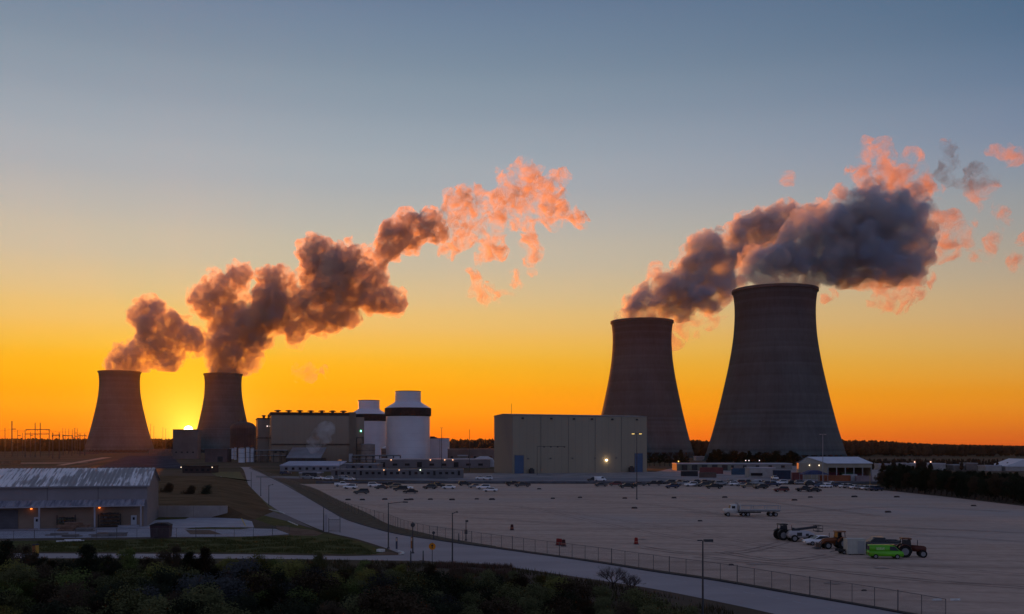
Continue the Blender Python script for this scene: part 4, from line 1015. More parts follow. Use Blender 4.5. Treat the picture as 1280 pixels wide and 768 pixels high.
# green van, white car in the machinery group
def green_van():
    t = vehicle("van", "green", mat("green_van_paint", (.10, .42, .012), rough=.35, var=.05, spec=.5))
    p = gp(1106, 698.3); t.location = (p.x, p.y, .012); t.rotation_euler = (0, 0, R(-6)); tag(t, "bright green panel van parked before the tractor", "van")
    MB().box(-.9, -.985, 1.55, 1.2, .02, .4).build("side_lettering", mat("pale_green_mark", (.3, .5, .18), var=.3, scale=6), t)
    MB().box(1.15, 0, 2.06, .5, 1.2, .04).build("roof_marker", M_glass, t)
green_van()
put_vehicle("sedan", "white", 1024, 681.5, R(184), "white car between the black boom machine and the orange loader")
def truck():
    p = gp(936, 645.5); t = empty("flatbed_truck", p, R(180 - 2), "white tractor unit with long empty flatbed trailer standing alone on the lot", "truck")
    mw = mat("truck_white", (.55, .54, .52), var=.06, rough=.4)
    c = MB().prism([(3.0, .7), (6.0, .7), (6.05, 1.5), (5.9, 1.75), (4.6, 1.85), (4.35, 2.75), (3.0, 2.85)], -1.1, 1.1).build("cab", mw, t); bevel(c, .06)
    MB().add([(4.63, -1.0, 1.92), (4.63, 1.0, 1.92), (4.41, .9, 2.62), (4.41, -.9, 2.62)], [(0, 1, 2, 3)]).box(3.8, -1.11, 2.2, .8, .02, .6).box(3.8, 1.11, 2.2, .8, .02, .6).build("windows", M_glass, c)
    MB().box(.4, 0, .95, 6.4, .8, .3).build("chassis", M_steel_dark, t)
    e = MB().tube((2.8, -1.0, .9), (2.8, -1.0, 3.3), .09).tube((2.8, 1.0, .9), (2.8, 1.0, 3.3), .09).build("exhaust_stack", M_galv, t)
    MB().tube((2.1, -1.0, .75), (.6, -1.0, .75), .32, n=12).build("fuel_tank", mw, t)
    f = MB().box(-2.4, -.5, 1.25, 9.6, .16, .35).box(-2.4, .5, 1.25, 9.6, .16, .35).box(-2.4, 0, 1.5, 9.8, 2.4, .14)
    for y in (-1.2, 1.2): f.box(-2.4, y, 2.55, 9.8, .09, .09)
    for x in (-7.2, -4.0, -.8, 2.4):
        for y in (-1.2, 1.2): f.box(x, y, 2.05, .1, .1, 1.0)
    f.build("flatbed", M_galv, t)
    MB().box(2.2, 0, 2.2, .15, 2.4, 1.5).build("headboard", mw, t)
    for x in (5.1, 1.5, .4, -4.9, -6.1):
        for y in (-.98, .98): wheel(t, x, y, .5, .34)
    for y in (-.8, .8): MB().box(6.05, y, 1.1, .08, .3, .25).build("headlight", M_lamp, t)
truck()
def tractor(X, Y, rz, m, label, cat="tractor", front_loader=False):
    t = empty("farm_tractor", gp(X, Y), rz, label, cat)
    h_ = MB().prism([(.2, .9), (2.4, .8), (2.45, 1.5), (2.2, 1.7), (.2, 1.85)], -.42, .42).build("bonnet", m, t); bevel(h_, .06)
    MB().box(-.4, 0, 1.0, 1.6, .9, .7).build("chassis", M_steel_dark, t)
    c = MB()
    for x, xt in ((-1.15, -1.05), (.2, .05)):
        for y in (-.7, .7): c.tube((x, y, 1.3), (xt, y * .93, 2.75), .06, n=6)
    c.build("cab_frame", M_steel_dark, t)
    MB().prism([(-1.25, 2.72), (.3, 2.72), (.22, 2.9), (-1.15, 2.92)], -.8, .8).build("cab_roof", m, t)
    MB().add([(-1.1, -.72, 1.45), (.18, -.72, 1.45), (.05, -.67, 2.65), (-1.03, -.67, 2.65)], [(0, 1, 2, 3)]).add([(.2, -.66, 1.9), (.2, .66, 1.9), (.08, .62, 2.65), (.08, -.62, 2.65)], [(0, 1, 2, 3)]).build("cab_glass", M_glass, t)
    MB().box(-.5, 0, 1.55, .5, .55, .2).box(-.75, 0, 1.85, .12, .55, .6).build("seat", M_steel_dark, t)
    arc = [(-.75 + 1.08 * math.cos(R(15 + k * 22)), .92 + 1.08 * math.sin(R(15 + k * 22))) for k in range(7)]
    arc += [(-.75 + 1.0 * math.cos(R(15 + k * 22)), .92 + 1.0 * math.sin(R(15 + k * 22))) for k in range(6, -1, -1)]
    for y in (-.95, .95): MB().prism(arc, y - .27, y + .27).build("fender", m, t)
    for y in (-.95, .95): wheel(t, -.75, y, .92, .5)
    for y in (-.8, .8): wheel(t, 1.85, y, .58, .34)
    MB().tube((1.2, -.2, 1.7), (1.2, -.2, 2.6), .05, n=6).build("exhaust_pipe", M_steel_dark, t)
    if front_loader:
        l = MB()
        for y in (-.55, .55): l.tube((.1, y, 1.5), (2.3, y, 1.35), .08, n=6).tube((2.3, y, 1.35), (3.2, y, .5), .08, n=6)
        l.build("loader_arms", m, t)
        MB().prism([(3.1, .15), (3.9, .1), (3.2, .3), (3.15, .95), (3.0, .95)], -.95, .95).build("bucket", M_steel_dark, t)
    return t
M_tred = mat("tractor_dark_red", (.09, .022, .015), var=.15, rough=.5)
tractor(1136, 696.5, R(-10), M_tred, "dark red farm tractor with cab at the right end of the machinery")
tractor(1046, 686, R(186), mat("loader_orange", (.19, .06, .022), var=.15, rough=.5), "small orange loader tractor left of the pale container box", front_loader=True)
tractor(981, 675, R(8), mat("tractor_black", (.02, .02, .022), var=.1, rough=.5), "black tractor at the left end of the machinery")
def boom_lift():
    t = empty("boom_lift", gp(1001, 677), R(4), "white boom machine with a long dark boom folded over its top", "boom lift")
    mw = mat("lift_white", (.42, .4, .42), var=.08, rough=.4)
    b = MB().prism([(-2.2, .7), (2.1, .7), (2.3, 1.3), (1.2, 1.9), (-1.9, 1.9), (-2.3, 1.3)], -1.0, 1.0).build("body", mw, t); bevel(b, .07)
    MB().box(-.6, -1.02, 1.35, .9, .04, .6).box(.8, -1.02, 1.25, .5, .04, .4).build("side_panel", M_steel_dark, b)
    for x in (-1.5, 1.5):
        for y in (-1.0, 1.0): wheel(t, x, y, .62, .4)
    MB().tube((-1.6, 0, 2.0), (2.9, 0, 2.55), .22, n=8).tube((-1.6, 0, 2.3), (-.2, 0, 2.0), .16, n=8).build("boom", M_steel_dark, t)
    k = MB()
    for x in (2.6, 3.6):
        for y in (-.9, .9): k.tube((x, y, 1.75), (x, y, 2.75), .04, n=6)
    for zz in (1.78, 2.25, 2.75):
        for y in (-.9, .9): k.tube((2.6, y, zz), (3.6, y, zz), .04, n=6)
        for x in (2.6, 3.6): k.tube((x, -.9, zz), (x, .9, zz), .04, n=6)
    k.box(3.1, 0, 1.75, 1.0, 1.8, .06); k.build("basket", M_steel_dark, t)
boom_lift()
def box_unit():
    t = empty("storage_box", gp(1068, 693), R(-3), "pale boxy storage container between the orange loader and the green van", "container")
    m = mat("box_cream", (.42, .41, .37), var=.08, scale=.5, extra=lines(0, .6, .04, (.33, .32, .29)))
    MB().box(0, 0, 1.25, 2.7, 2.2, 2.2).build("body", m, t)
    MB().box(0, 0, 2.39, 2.8, 2.3, .08).box(-1.33, -1.1, 1.25, .1, .1, 2.3).box(1.33, -1.1, 1.25, .1, .1, 2.3).build("frame", m, t)
    MB().box(.65, -1.12, 1.2, 1.0, .04, 1.9).build("door", mat("box_door", (.3, .3, .3), var=.05), t)
    for x in (-.9, .9): MB().box(x, 0, .08, .25, 2.0, .16).build("skid", M_steel_dark, t)
box_unit()
def small_trailer():
    t = empty("small_trailer", gp(1052, 692.5), R(8), "low dark trailer with drawbar at the foot of the pale storage box", "trailer")
    MB().box(0, 0, .5, 1.6, 1.1, .12).box(0, -.55, .65, 1.6, .06, .25).box(0, .55, .65, 1.6, .06, .25).tube((-.8, 0, .48), (-1.9, 0, .42), .05, n=6).build("bed", M_steel_dark, t)
    for y in (-.62, .62): wheel(t, .1, y, .3, .16)
    MB().tube((-1.9, 0, .05), (-1.9, 0, .5), .09, n=8).build("jockey_stand", M_lamp, t)
small_trailer()
def compressor():
    t = empty("towed_generator", gp(1086, 692.5), R(80), "dark towed generator behind the green van's tail", "generator")
    b = MB().prism([(-1.1, .45), (1.1, .45), (1.1, 1.3), (.8, 1.65), (-.8, 1.65), (-1.1, 1.3)], -.7, .7).build("body", mat("gen_dark", (.04, .045, .06), var=.15), t); bevel(b, .05)
    for y in (-.75, .75): wheel(t, 0, y, .34, .18)
    MB().tube((1.1, 0, .5), (2.0, 0, .45), .05, n=6).build("drawbar", M_steel_dark, t)
compressor()
put_vehicle("pickup", "dark grey", 1098, 687.5, R(176), "dark grey pickup truck half hidden behind the green van")

# low dark concrete wheel-stop blocks scattered on the lot
wb = None
BLK_PX = [(435, 625.5), (453, 625.5), (481, 625), (508, 625.6), (513.5, 625.3), (538, 625), (565, 625.5), (596, 624.6), (615, 625.2), (674, 612), (691, 623.8), (725, 622.6), (781, 623.6), (842.5, 623.2), (793, 636),
          (906, 622.5), (993, 626), (1013, 622.3), (1068, 621.8), (1121, 622), (1217, 633), (875, 652), (914, 707), (1080, 739), (1110, 641)]
M_blk = mat("dark_block", (.055, .045, .045), var=.3, scale=1.5)
for i, (X, Y) in enumerate(BLK_PX):
    if wb is None:
        wb = MB().prism([(-.85, 0), (.85, 0), (.8, .35), (.5, .5), (-.6, .46), (-.8, .3)], -.3, .3).build("barrier_block", M_blk); o = wb
    else: o = wb.copy(); col.objects.link(o)
    p = gp(X, Y); o.location = (p.x, p.y, .012); o.rotation_euler = (0, 0, rnd.uniform(-.12, .12)); o.scale = (min(1, p.y / 290) * rnd.uniform(.8, 1.1),) * 3
    if i < 15: tag(o, "low dark block lying in the dashed row across the left half of the lot", "barrier block", "low dark blocks on the lot")
    elif i < 21: tag(o, "low dark block lying on the lot between barn and flatbed truck", "barrier block", "low dark blocks between barn and truck")
    elif i == 21: tag(o, "low dark block lying alone left of the flatbed truck", "barrier block")
    elif i == 22: tag(o, "low dark block lying alone between the fence and the machinery", "barrier block")
    elif i == 23: tag(o, "low dark block lying right beside the fence at the bottom right", "barrier block")
    else: tag(o, "low dark block lying furthest right below the grove", "barrier block")
    o.location.z = .012
# red barrels
def barrel(X, Y, m, label):
    t = empty("traffic_barrel", gp(X, Y), 0, label, "traffic barrel", "red barrels standing on the lot")
    MB().lathe([(.36, .05), (.34, .35), (.33, .36), (.31, .7), (.30, .71), (.28, 1.05), (.2, 1.15)], 16).build("body", m, t)
    MB().lathe([(.47, 0), (.47, .1), (.38, .12)], 16).build("base_ring", M_steel_dark, t)
    MB().lathe([(.345, .4), (.33, .55)], 16, cap0=False, cap1=False).build("reflective_stripe", mat("barrel_stripe", (.35, .12, .08), var=.1), t)
M_red = mat("barrel_red", (.22, .02, .018), var=.15, scale=3)
barrel(640, 663, mat("barrel_dark_red", (.06, .02, .02), var=.1), "dark barrel standing farthest left and away from the fence")
barrel(697.5, 681.8, M_red, "left one of the three close red barrels by the fence")
barrel(700.5, 682.2, M_red, "middle one of the three close red barrels by the fence")
barrel(704.6, 683.2, mat("barrel_dark_red", (.06, .02, .02)), "dark right one of the three close barrels by the fence")
barrel(795.2, 680.6, M_red, "single red barrel right of the three close ones")
p = gp(1171, 751); tag(MB().box(p.x, p.y, .12, 1.1, .12, .2, .2).build("barrier_board", M_paint), "left one of two white boards lying beyond the fence at bottom right", "board", "white boards on the lot")
p = gp(1194, 751); tag(MB().box(p.x, p.y, .12, 1.1, .12, .2, .1).build("barrier_board", M_paint), "right one of two white boards lying beyond the fence at bottom right", "board", "white boards on the lot")

# ------------------------------------------------------------------ lamps, masts, signs
M_pole = mat("pole_steel", (.05, .05, .055), var=.15, scale=.5, rough=.6)
M_pole_l = mat("pole_pale", (.28, .28, .3), var=.1, scale=.5, rough=.6)
def pole(name, X, Yb, Yt, style, label, m=None, cat="street lamp", lit=None, grp=None, dz=0.0, armpx=None):
    p = gp(X, Yb, dz); k = p.y / F; h = (Yb - Yt) * k; m = m or M_pole
    r = max(.09, h * .0105) if h < 16 else h * .0065
    t = empty(name, p, 0, label, cat, grp)
    MB().tube((0, 0, 0), (0, 0, h), r * 1.25, r * .75, n=10).build("pole", m, t)
    MB().lathe([(r * 2.6, 0), (r * 2.6, .12), (r * 1.3, .3)], 10).build("base", m, t)
    ll = emit(*lit) if lit else M_lamp
    if style == "cobra":
        a = armpx * k if armpx else 2.4
        MB().tube((0, 0, h - .15), (a * .85, 0, h + .12), .06, .05, n=6).build("arm", m, t)
        hd_ = MB().prism([(a * .8, h + .02), (a * 1.12, h + .0), (a * 1.1, h + .18), (a * .85, h + .2)], -.16, .16).build("lamp_head", m, t)
        MB().box(a * .96, 0, h, .5 * a / 2.4, .22, .05).build("lens", ll, hd_)
    elif style == "twin":
        a = max(1.0, .055 * h) if not armpx else armpx * k
        MB().tube((-a, 0, h), (a, 0, h), r * .5, n=6).build("arm", m, t)
        for s in (-1, 1):
            hh = MB().box(s * a, 0, h - .02, a * .8, .5, .2).build("lamp_head", m, t)
            MB().box(s * a, 0, h - .15, a * .7, .42, .08).build("lens", ll, hh)
    elif style == "box":
        hh = MB().box(.55, 0, h + .02, .9, .45, .22).box(-.3, 0, h + .02, .5, .12, .12).build("lamp_head", m, t)
        MB().box(.6, 0, h - .12, .7, .38, .06).build("lens", ll, hh)
    elif style == "four":
        a = armpx * k
        MB().tube((0, 0, h), (a, 0, h), .12, n=6).build("arm", m, t)
        for i in range(4):
            MB().box(a * (.25 + .25 * i), 0, h - .35, .9, .6, .5).build("lamp_head", m, t)
    elif style == "camera":
        MB().box(.15, 0, h, .5, .3, .35).build("camera_housing", m, t)
        MB().box(0, 0, h * .45, .5, .4, .75).build("equipment_box", m, t)
    elif style == "plain": pass
    return t
pole("street_lamp", 485.5, 686, 628.5, "cobra", "tallest street lamp at the road fork, with a long thin arm", armpx=22)
pole("street_lamp", 565.5, 704, 641, "cobra", "street lamp right of the round orange sign at the road edge", armpx=6)
pole("street_lamp", 878.5, 771, 676, "box", "near street lamp with box head rising from the bottom edge right of centre")
pole("street_lamp", 404.5, 665, 634, "plain", "street lamp post beside the white gate box at the road edge", cat="post")
pole("street_lamp", 336, 632, 606.5, "cobra", "street lamp on the grass left of the main road, curved head", armpx=5)
pole("street_lamp", 314, 613, 590, "plain", "thin post at the left road edge nearest the white tanks", cat="post")
pole("street_lamp", 326, 620, 597, "plain", "thin post at the left road edge between two street lamps", cat="post")
pole("floodlight_mast", 796, 624.5, 542, "twin", "tall floodlight mast with two lit yellow lamps before the beige hall", cat="floodlight mast", lit=("mast_lamp", (1, .68, .2), 3.5), grp=None, armpx=4.5, m=M_pole)
pole("floodlight_mast", 1028.5, 606, 543, "twin", "tall floodlight mast in front of the nearest cooling tower", cat="floodlight mast", m=M_pole_l, armpx=3)
pole("floodlight_mast", 671.5, 593.8, 558.2, "four", "mast with a long arm of four lamps against the left half of the beige hall", cat="floodlight mast", armpx=34)
pole("floodlight_mast", 552, 592, 535, "twin", "tall mast in front of the pale block right of the reactor building", cat="floodlight mast", armpx=1.5)
pole("mast", 587, 590, 537, "plain", "thin mast between the pale block and the beige hall", cat="mast")
pole("street_lamp", 425, 603, 575, "twin", "dark lamp post in front of the site offices, lit head", cat="street lamp", armpx=1.2, lit=("warm_lamp_dim", (1, .5, .25), 2.2))
pole("mast", 445, 603, 577, "plain", "thin pole right of the dark lamp post before the site offices", cat="mast")
pole("mast", 1087.5, 611, 590.5, "plain", "yellow painted post at the right end of the parked cars", m=mat("post_yellow", (.4, .3, .1), var=.1), cat="post")
for X, Yt, lb in ((188.3, 530.5, "tallest lamp mast between the two far towers"), (192.3, 533.5, "second lamp mast between the two far towers"), (203.6, 535, "third lamp mast from the left tower between the far towers"), (207, 536.5, "shortest lamp mast between the two far towers")):
    pole("floodlight_mast", X, 568, Yt, "twin", lb, cat="floodlight mast", armpx=.9)
# things by the road fork
t = pole("camera_pole", 582.5, 676, 651.5, "camera", "pole with camera and equipment box beyond the fence", cat="camera pole")
pole("utility_post", 573.5, 677, 667, "plain", "short thick dark post at the left of the camera pole", cat="post")
t = pole("flag_post", 516, 692, 656.5, "plain", "thin post with a dark round lamp on top beside the orange delineator", cat="post")
MB().lathe([(.05, 4.5), (.35, 4.75), (.35, 5.1), (.05, 5.3)], 12).build("lamp_head", M_pole, t)
k_ = gp(516, 692).y / F
for c in kids(t):
    if c.name.startswith("lamp_head"): c.location.z = (692 - 656.5) * k_ - 4.9
t = pole("round_sign", 542, 675, 667, "plain", "small dark round sign on the verge behind the fence", cat="sign")
MB().tube((0, -.05, 1.25), (0, .0, 1.25), .28, n=16).build("sign_face", M_pole, t)
def delineator(X, Yb, h_, m, label):
    t = empty("delineator", gp(X, Yb), 0, label, "delineator post")
    MB().box(0, 0, h_ / 2, .3, .08, h_).build("blade", m, t)
    MB().box(0, -.05, h_ * .8, .24, .02, h_ * .25).build("reflector", mat("reflector_pale", (.5, .35, .25), var=.05), t)
delineator(514.5, 686, 1.9, mat("delineator_orange", (.28, .11, .04), var=.1), "faded orange delineator at the road fork")
delineator(495.8, 686.5, 1.9, mat("delineator_blue", (.05, .055, .09), var=.1), "dark blue delineator right of the tallest street lamp")
for X, lb in ((513.5, "thin dark stake below the orange delineator"), (529, "thin dark stake left of the round orange sign")):
    o = pole("stake", X, 704, 688.5, "plain", lb, cat="stake")
def warning_sign():
    t = empty("warning_sign", gp(540.3, 703.5), 0, "round orange warning sign with a dark arrow on a post at the side road", "road sign")
    MB().tube((0, 0, 0), (0, 0, 2.9), .05, n=8).build("post", M_pole, t)
    d = Vector((0, -1, 0))
    f = MB().tube((0, -.06, 2.35), (0, -.1, 2.35), .5, n=24).build("sign_face", mat("sign_orange", (.62, .22, .015), var=.05), t)
    MB().add([(x, -.105, 2.35 + zz) for x, zz in ((-.06, -.3), (.06, -.3), (.06, .05), (.18, .05), (0, .32), (-.18, .05), (-.06, .05))], [tuple(range(7))]).build("arrow", mat("sign_black", (.02, .02, .02), var=.05), f)
warning_sign()
def gate_box():
    t = empty("gate_control", gp(408, 665), R(-8), "white control cabinet beside the barred gate at the road edge", "control cabinet")
    MB().box(0, 0, 1.75, .65, .5, 3.5).build("cabinet", mat("cabinet_white", (.42, .4, .43), var=.06), t)
    MB().box(0, -.26, 1.8, .5, .03, 2.9).build("door", mat("cabinet_door", (.36, .34, .37), var=.05), t)
    g = empty("gate", gp(411, 665.8), R(-8), "short barred steel gate right of the white control cabinet", "gate")
    f = MB().box(1.1, 0, 2.5, 2.3, .07, .07).box(1.1, 0, .3, 2.3, .07, .07).box(0, 0, 1.4, .09, .09, 2.7).box(2.25, 0, 1.5, .1, .1, 3.0); f.build("frame", M_pole, g)
    b = MB()
    for i in range(10): b.tube((.2 + i * .2, 0, .3), (.2 + i * .2, 0, 2.5), .02, n=5)
    b.build("bars", M_pole, g)
gate_box()
def kerb_box():
    for X, lb in ((476, "pale drain cover slab at the tip of the grass by the fork"),):
        p = gp(X, 689.8); tag(MB().box(p.x, p.y, .2, 1.1, .8, .4, -.4).build("drain_box", M_paint), lb, "drain box")
kerb_box()

# fence: posts, rails and a wire panel
def wire_mat():
    m = bpy.data.materials.new("chain_link"); m.use_nodes = True; nt = m.node_tree; b = nt.nodes["Principled BSDF"]
    b.inputs["Base Color"].default_value = (.12, .12, .13, 1); b.inputs["Roughness"].default_value = .5
    tcn = nt.nodes.new("ShaderNodeTexCoord"); out_ = None
    s = nt.nodes.new("ShaderNodeSeparateXYZ"); nt.links.new(tcn.outputs["UV"], s.inputs[0])
    def M(op, a, c=None):
        n = nt.nodes.new("ShaderNodeMath"); n.operation = op
        for i, v in enumerate((a, c)):
            if v is None: continue
            if isinstance(v, (int, float)): n.inputs[i].default_value = v
            else: nt.links.new(v, n.inputs[i])
        return n.outputs[0]
    u, v = s.outputs[0], s.outputs[1]
    l1 = M('LESS_THAN', M('FRACT', M('ADD', u, v)), .085)
    l2 = M('LESS_THAN', M('FRACT', M('SUBTRACT', u, v)), .085)
    nt.links.new(M('MAXIMUM', l1, l2), b.inputs["Alpha"])
    return m
M_wire = wire_mat()
def fence(px, hgt, sp, name, label, rail=True):
    pts = [Vector(p) for p in W(smoothpts(px, 10))]
    base = pts[0]; t = empty(name, (base.x, base.y, 0), 0, label, "fence")
    # resample
    out_ = [pts[0]]; acc = 0
    for a, b in zip(pts, pts[1:]):
        seg = (b - a).length; d = sp - acc
        while d < seg:
            out_.append(a.lerp(b, d / seg)); d += sp
        acc = (acc + seg) % sp
    q = [(p - base) for p in out_]
    step_n = max(1, math.ceil(len(q) / 98))
    for i, p in enumerate(q):
        big = i % 4 == 0
        MB().tube((p.x, p.y, 0), (p.x, p.y, hgt + (.12 if big else 0)), .055 if big else .035, n=6).build("post", M_galv_d, t)
    vs, fs, uv = [], [], []
    for i in range(len(q) - 1):
        a, b = q[i], q[i + 1]; o = len(vs)
        vs += [(a.x, a.y, .03), (b.x, b.y, .03), (b.x, b.y, hgt), (a.x, a.y, hgt)]; fs.append((o, o + 1, o + 2, o + 3))
        L_ = sp / .12; uv += [(i * L_, 0), ((i + 1) * L_, 0), ((i + 1) * L_, hgt / .12), (i * L_, hgt / .12)]
    me = bpy.data.meshes.new("wire_mesh"); me.from_pydata(vs, [], fs); ul = me.uv_layers.new(name="UVMap")
    for k, c in enumerate(uv): ul.data[k].uv = c
    me.materials.append(M_wire); o = bpy.data.objects.new("wire_mesh", me); col.objects.link(o); o.parent = t
    r = MB()
    for a, b in zip(q, q[1:]): r.tube((a.x, a.y, hgt), (b.x, b.y, hgt), .028, n=5)
    r.build("top_rail", M_galv_d, t)
    return t
M_galv_d = mat("fence_steel", (.075, .072, .075), var=.2, scale=2, rough=.6)
fence([(486, 655), (503, 663), (530, 670.3), (560, 675.4), (620, 684.6), (742, 701.8), (817, 713.5), (900, 725.5), (991, 741.5), (1122, 764.5), (1200, 780)], 2.1, 2.9, "chain_link_fence", "long chain link fence between the road and the parking lot")
fence([(312, 586), (335, 595.5), (360, 604.5), (396, 619), (430, 637), (486, 655)], 2.0, 4.2, "chain_link_fence", "far chain link fence on the verge curving towards the reactor buildings")
fence([(-60, 678), (60, 676.5), (200, 673.5), (330, 671.8), (372, 669)], 1.9, 3.4, "chain_link_fence", "thin fence along the grass edge of the warehouse yard")
def wall_strip():
    # low concrete edge along the far side of the lot
    a, b = gp(395, 604.2), gp(1096, 604.8)
    d = b - a; o = MB().box((a.x + b.x) / 2, (a.y + b.y) / 2, .45, d.length, .3, .9, math.atan2(d.y, d.x)).build("barrier_wall", mat("barrier_dark", (.1, .1, .12), var=.2, scale=.3))
    tag(o, "long low concrete barrier along the far edge of the parking lot", "barrier")
wall_strip()

# ------------------------------------------------------------------ switchyard and pylons on the left horizon
def h_frame(X0, X1, Yb, Yt, beams, label, m=None):
    D = H * F / (Yb - HZ); k = D / F; h = H + (HZ - Yt) * k; w = (X1 - X0) * k
    t = empty("power_pylon", ((X0 - 640) * k, D, 0), 0, label, "power pylon")
    for x in (0, w):
        MB().tube((x, 0, 0), (x, 0, h), .85 if k > 1 else .7, .5, n=8).build("leg", M_pole, t)
    for zf, e in beams:
        MB().box(w / 2, 0, h * zf, w + 2 * e * k, .7, 1.0).build("crossarm", M_pole, t)
        for s in (-e * .9, w / k + e * .9, w / k / 2):
            MB().tube((s * k, 0, h * zf - 2.2), (s * k, 0, h * zf), .28, n=6).build("insulator", M_pole, t)
    return t
h_frame(44, 50.3, 572, 528.5, [(.80, 12)], "tall twin-pole pylon above the left end of the warehouse roof")
h_frame(31.5, 61.5, 572, 538, [(.86, 0)], "wide low gantry behind the tall twin-pole pylon")
def single_pylon(X, Yt, w, label, Yb=572, arms=((.78, 5),)):
    D = H * F / (Yb - HZ); k = D / F; h = H + (HZ - Yt) * k
    t = empty("power_pole", ((X - 640) * k, D, 0), 0, label, "power pole")
    MB().tube((0, 0, 0), (0, 0, h), w * 1.5, w, n=8).build("pole", M_pole, t)
    for zf, e in arms:
        if e: MB().box(e * k * .5, 0, h * zf, e * k, .6, .9).build("crossarm", M_pole, t)
single_pylon(15, 526.5, .7, "tallest single pole at the left with a short arm to the right")
single_pylon(6.3, 535, .4, "thin pole at the far left edge", arms=())
single_pylon(28, 541, .3, "short thin pole left of the wide low gantry", arms=())
single_pylon(78.5, 535, .3, "leftmost thin pole of the switchyard near the leftmost tower", Yb=568, arms=((.72, 3), (.6, 2)))
single_pylon(81.8, 535.5, .3, "second thin pole of the switchyard near the leftmost tower", Yb=568, arms=((.72, 2),))
single_pylon(86, 536, .35, "third pole of the switchyard, standing free", Yb=568, arms=())
single_pylon(90.5, 536.5, .3, "fourth pole of the switchyard near the leftmost tower", Yb=568, arms=((.66, 3),))
single_pylon(93.6, 534.8, .55, "thickest pole of the switchyard near the leftmost tower", Yb=568, arms=((.8, 3), (.66, 4)))
single_pylon(96.5, 535.5, .4, "rightmost pole of the switchyard near the leftmost tower", Yb=568, arms=((.75, 2), (.62, 3)))
h_frame(66, 74, 574, 541, [(.9, 1)], "low double gantry between the twin-pole pylon and the switchyard")
h_frame(79, 90, 570, 543.5, [(.95, 1)], "small gantry inside the switchyard poles near the leftmost tower")
h_frame(100, 106, 570, 542, [(.9, 2)], "small gantry right of the switchyard poles beside the leftmost tower")
single_pylon(22, 538, .3, "short pole between the two tallest structures at the left edge", arms=((.8, 4),))
single_pylon(38, 540, .3, "short pole inside the wide low gantry", arms=((.85, 3),))
def wires():
    k = 1275 / F; mb = MB()
    runs = [((-20, 537.5), (15, 537)), ((15, 537), (44, 536.5)), ((15, 538.5), (31.5, 539)), ((50, 536.5), (93.6, 539)), ((61.5, 539), (110, 541)), ((50, 540), (110, 545))]
    for (X0, Y0), (X1, Y1) in runs:
        a, b = at(X0, Y0, 1275), at(X1, Y1, 1275); n = 8; pr = a
        for i in range(1, n + 1):
            f = i / n; q = a.lerp(b, f); q.z -= 1.6 * 4 * f * (1 - f); mb.tube(pr, q, .15, n=4, cap=False); pr = q
    tag(mb.build("power_line", M_pole), "thin power lines strung between the pylons on the left horizon", "power line")
wires()

# ------------------------------------------------------------------ trees
def leaf_mat(name, c, c2):
    m = mat(name, c, c2=c2, scale=1.3, rough=.9, spec=.1)
    return m
M_bark = mat("bark", (.045, .035, .028), var=.25, scale=3, rough=1)
GREENS = {
    "dark": leaf_mat("leaf_dark", (.012, .016, .010), (.026, .032, .016)),
    "brown": leaf_mat("leaf_brown", (.038, .026, .016), (.066, .046, .028)),
    "olive": leaf_mat("leaf_olive", (.062, .068, .028), (.115, .115, .048)),
    "green": leaf_mat("leaf_green", (.066, .09, .024), (.12, .145, .04)),
    "yellow": leaf_mat("leaf_yellow", (.10, .10, .026), (.17, .16, .042)),
    "blue": leaf_mat("leaf_bluegrey", (.045, .048, .05), (.07, .074, .076)),
}
def crown_mesh(seed, w, h, n, leaf, shape, holes=.45):
    "leaf faces spread through clumps on limb ends; returns MB for leaves and MB for wood"
    r = random.Random(seed); lv = MB(); wood = MB()
    th = h * (.18 if shape != "pine" else .12)
    trunk_top = h * (.55 if shape != "pine" else .96)
    wood.tube((0, 0, 0), (r.uniform(-.1, .1) * w, r.uniform(-.1, .1) * w, trunk_top), .028 * h + .03, .01 * h, n=7)
    clumps = []
    nc = {"round": 16, "pine": 30, "shrub": 14, "bare": 12}[shape]
    for i in range(nc):
        if shape == "pine":
            f = (i + .5) / nc; zz = h * (.14 + .82 * f); rad = w * .5 * (1 - f) ** .8 * r.uniform(.15, .95)
            cr = w * .25 * (1.1 - .62 * f) * r.uniform(.75, 1.2)
        elif shape == "shrub":
            a0 = r.random(); zz = h * (.15 + .62 * a0); rad = w * .5 * math.sqrt(max(0, 1 - (a0 * .9) ** 2)) * r.uniform(.2, .85); cr = w * .22 * r.uniform(.6, 1.15)
        else:
            a0 = r.random(); zz = h * (.36 + .54 * a0); rad = w * .5 * math.sqrt(max(0, 1 - (2 * a0 - .9) ** 2 * .8)) * r.uniform(.25, .9); cr = w * .2 * r.uniform(.6, 1.2)
        a = r.uniform(0, 6.283); c = Vector((rad * math.cos(a), rad * math.sin(a), zz)); clumps.append((c, cr))
        wood.tube((0, 0, min(trunk_top, zz * .7)), c, .012 * h, .004 * h, n=5, cap=False)
    per = n // nc
    for c, cr in clumps:
        for j in range(per):
            d = Vector((r.gauss(0, 1), r.gauss(0, 1), r.gauss(0, .8))).normalized() * cr * (r.random() ** .45)
            p = c + d
            if p.z < .05: p.z = r.uniform(.05, .4)
            if noise.noise(p * 1.7 + Vector((seed, 0, 0))) < -holes + .12: continue
            s = leaf * r.uniform(.6, 1.35)
            u = Vector((r.gauss(0, 1), r.gauss(0, 1), r.gauss(0, .7))).normalized(); v = u.orthogonal().normalized(); 
            lv.add([p - u * s - v * s * .45, p + u * s - v * s * .45, p + u * s * .6 + v * s * .6, p - u * s * .5 + v * s * .5], [(0, 1, 2, 3)])
    return lv, wood
PROTO = {}
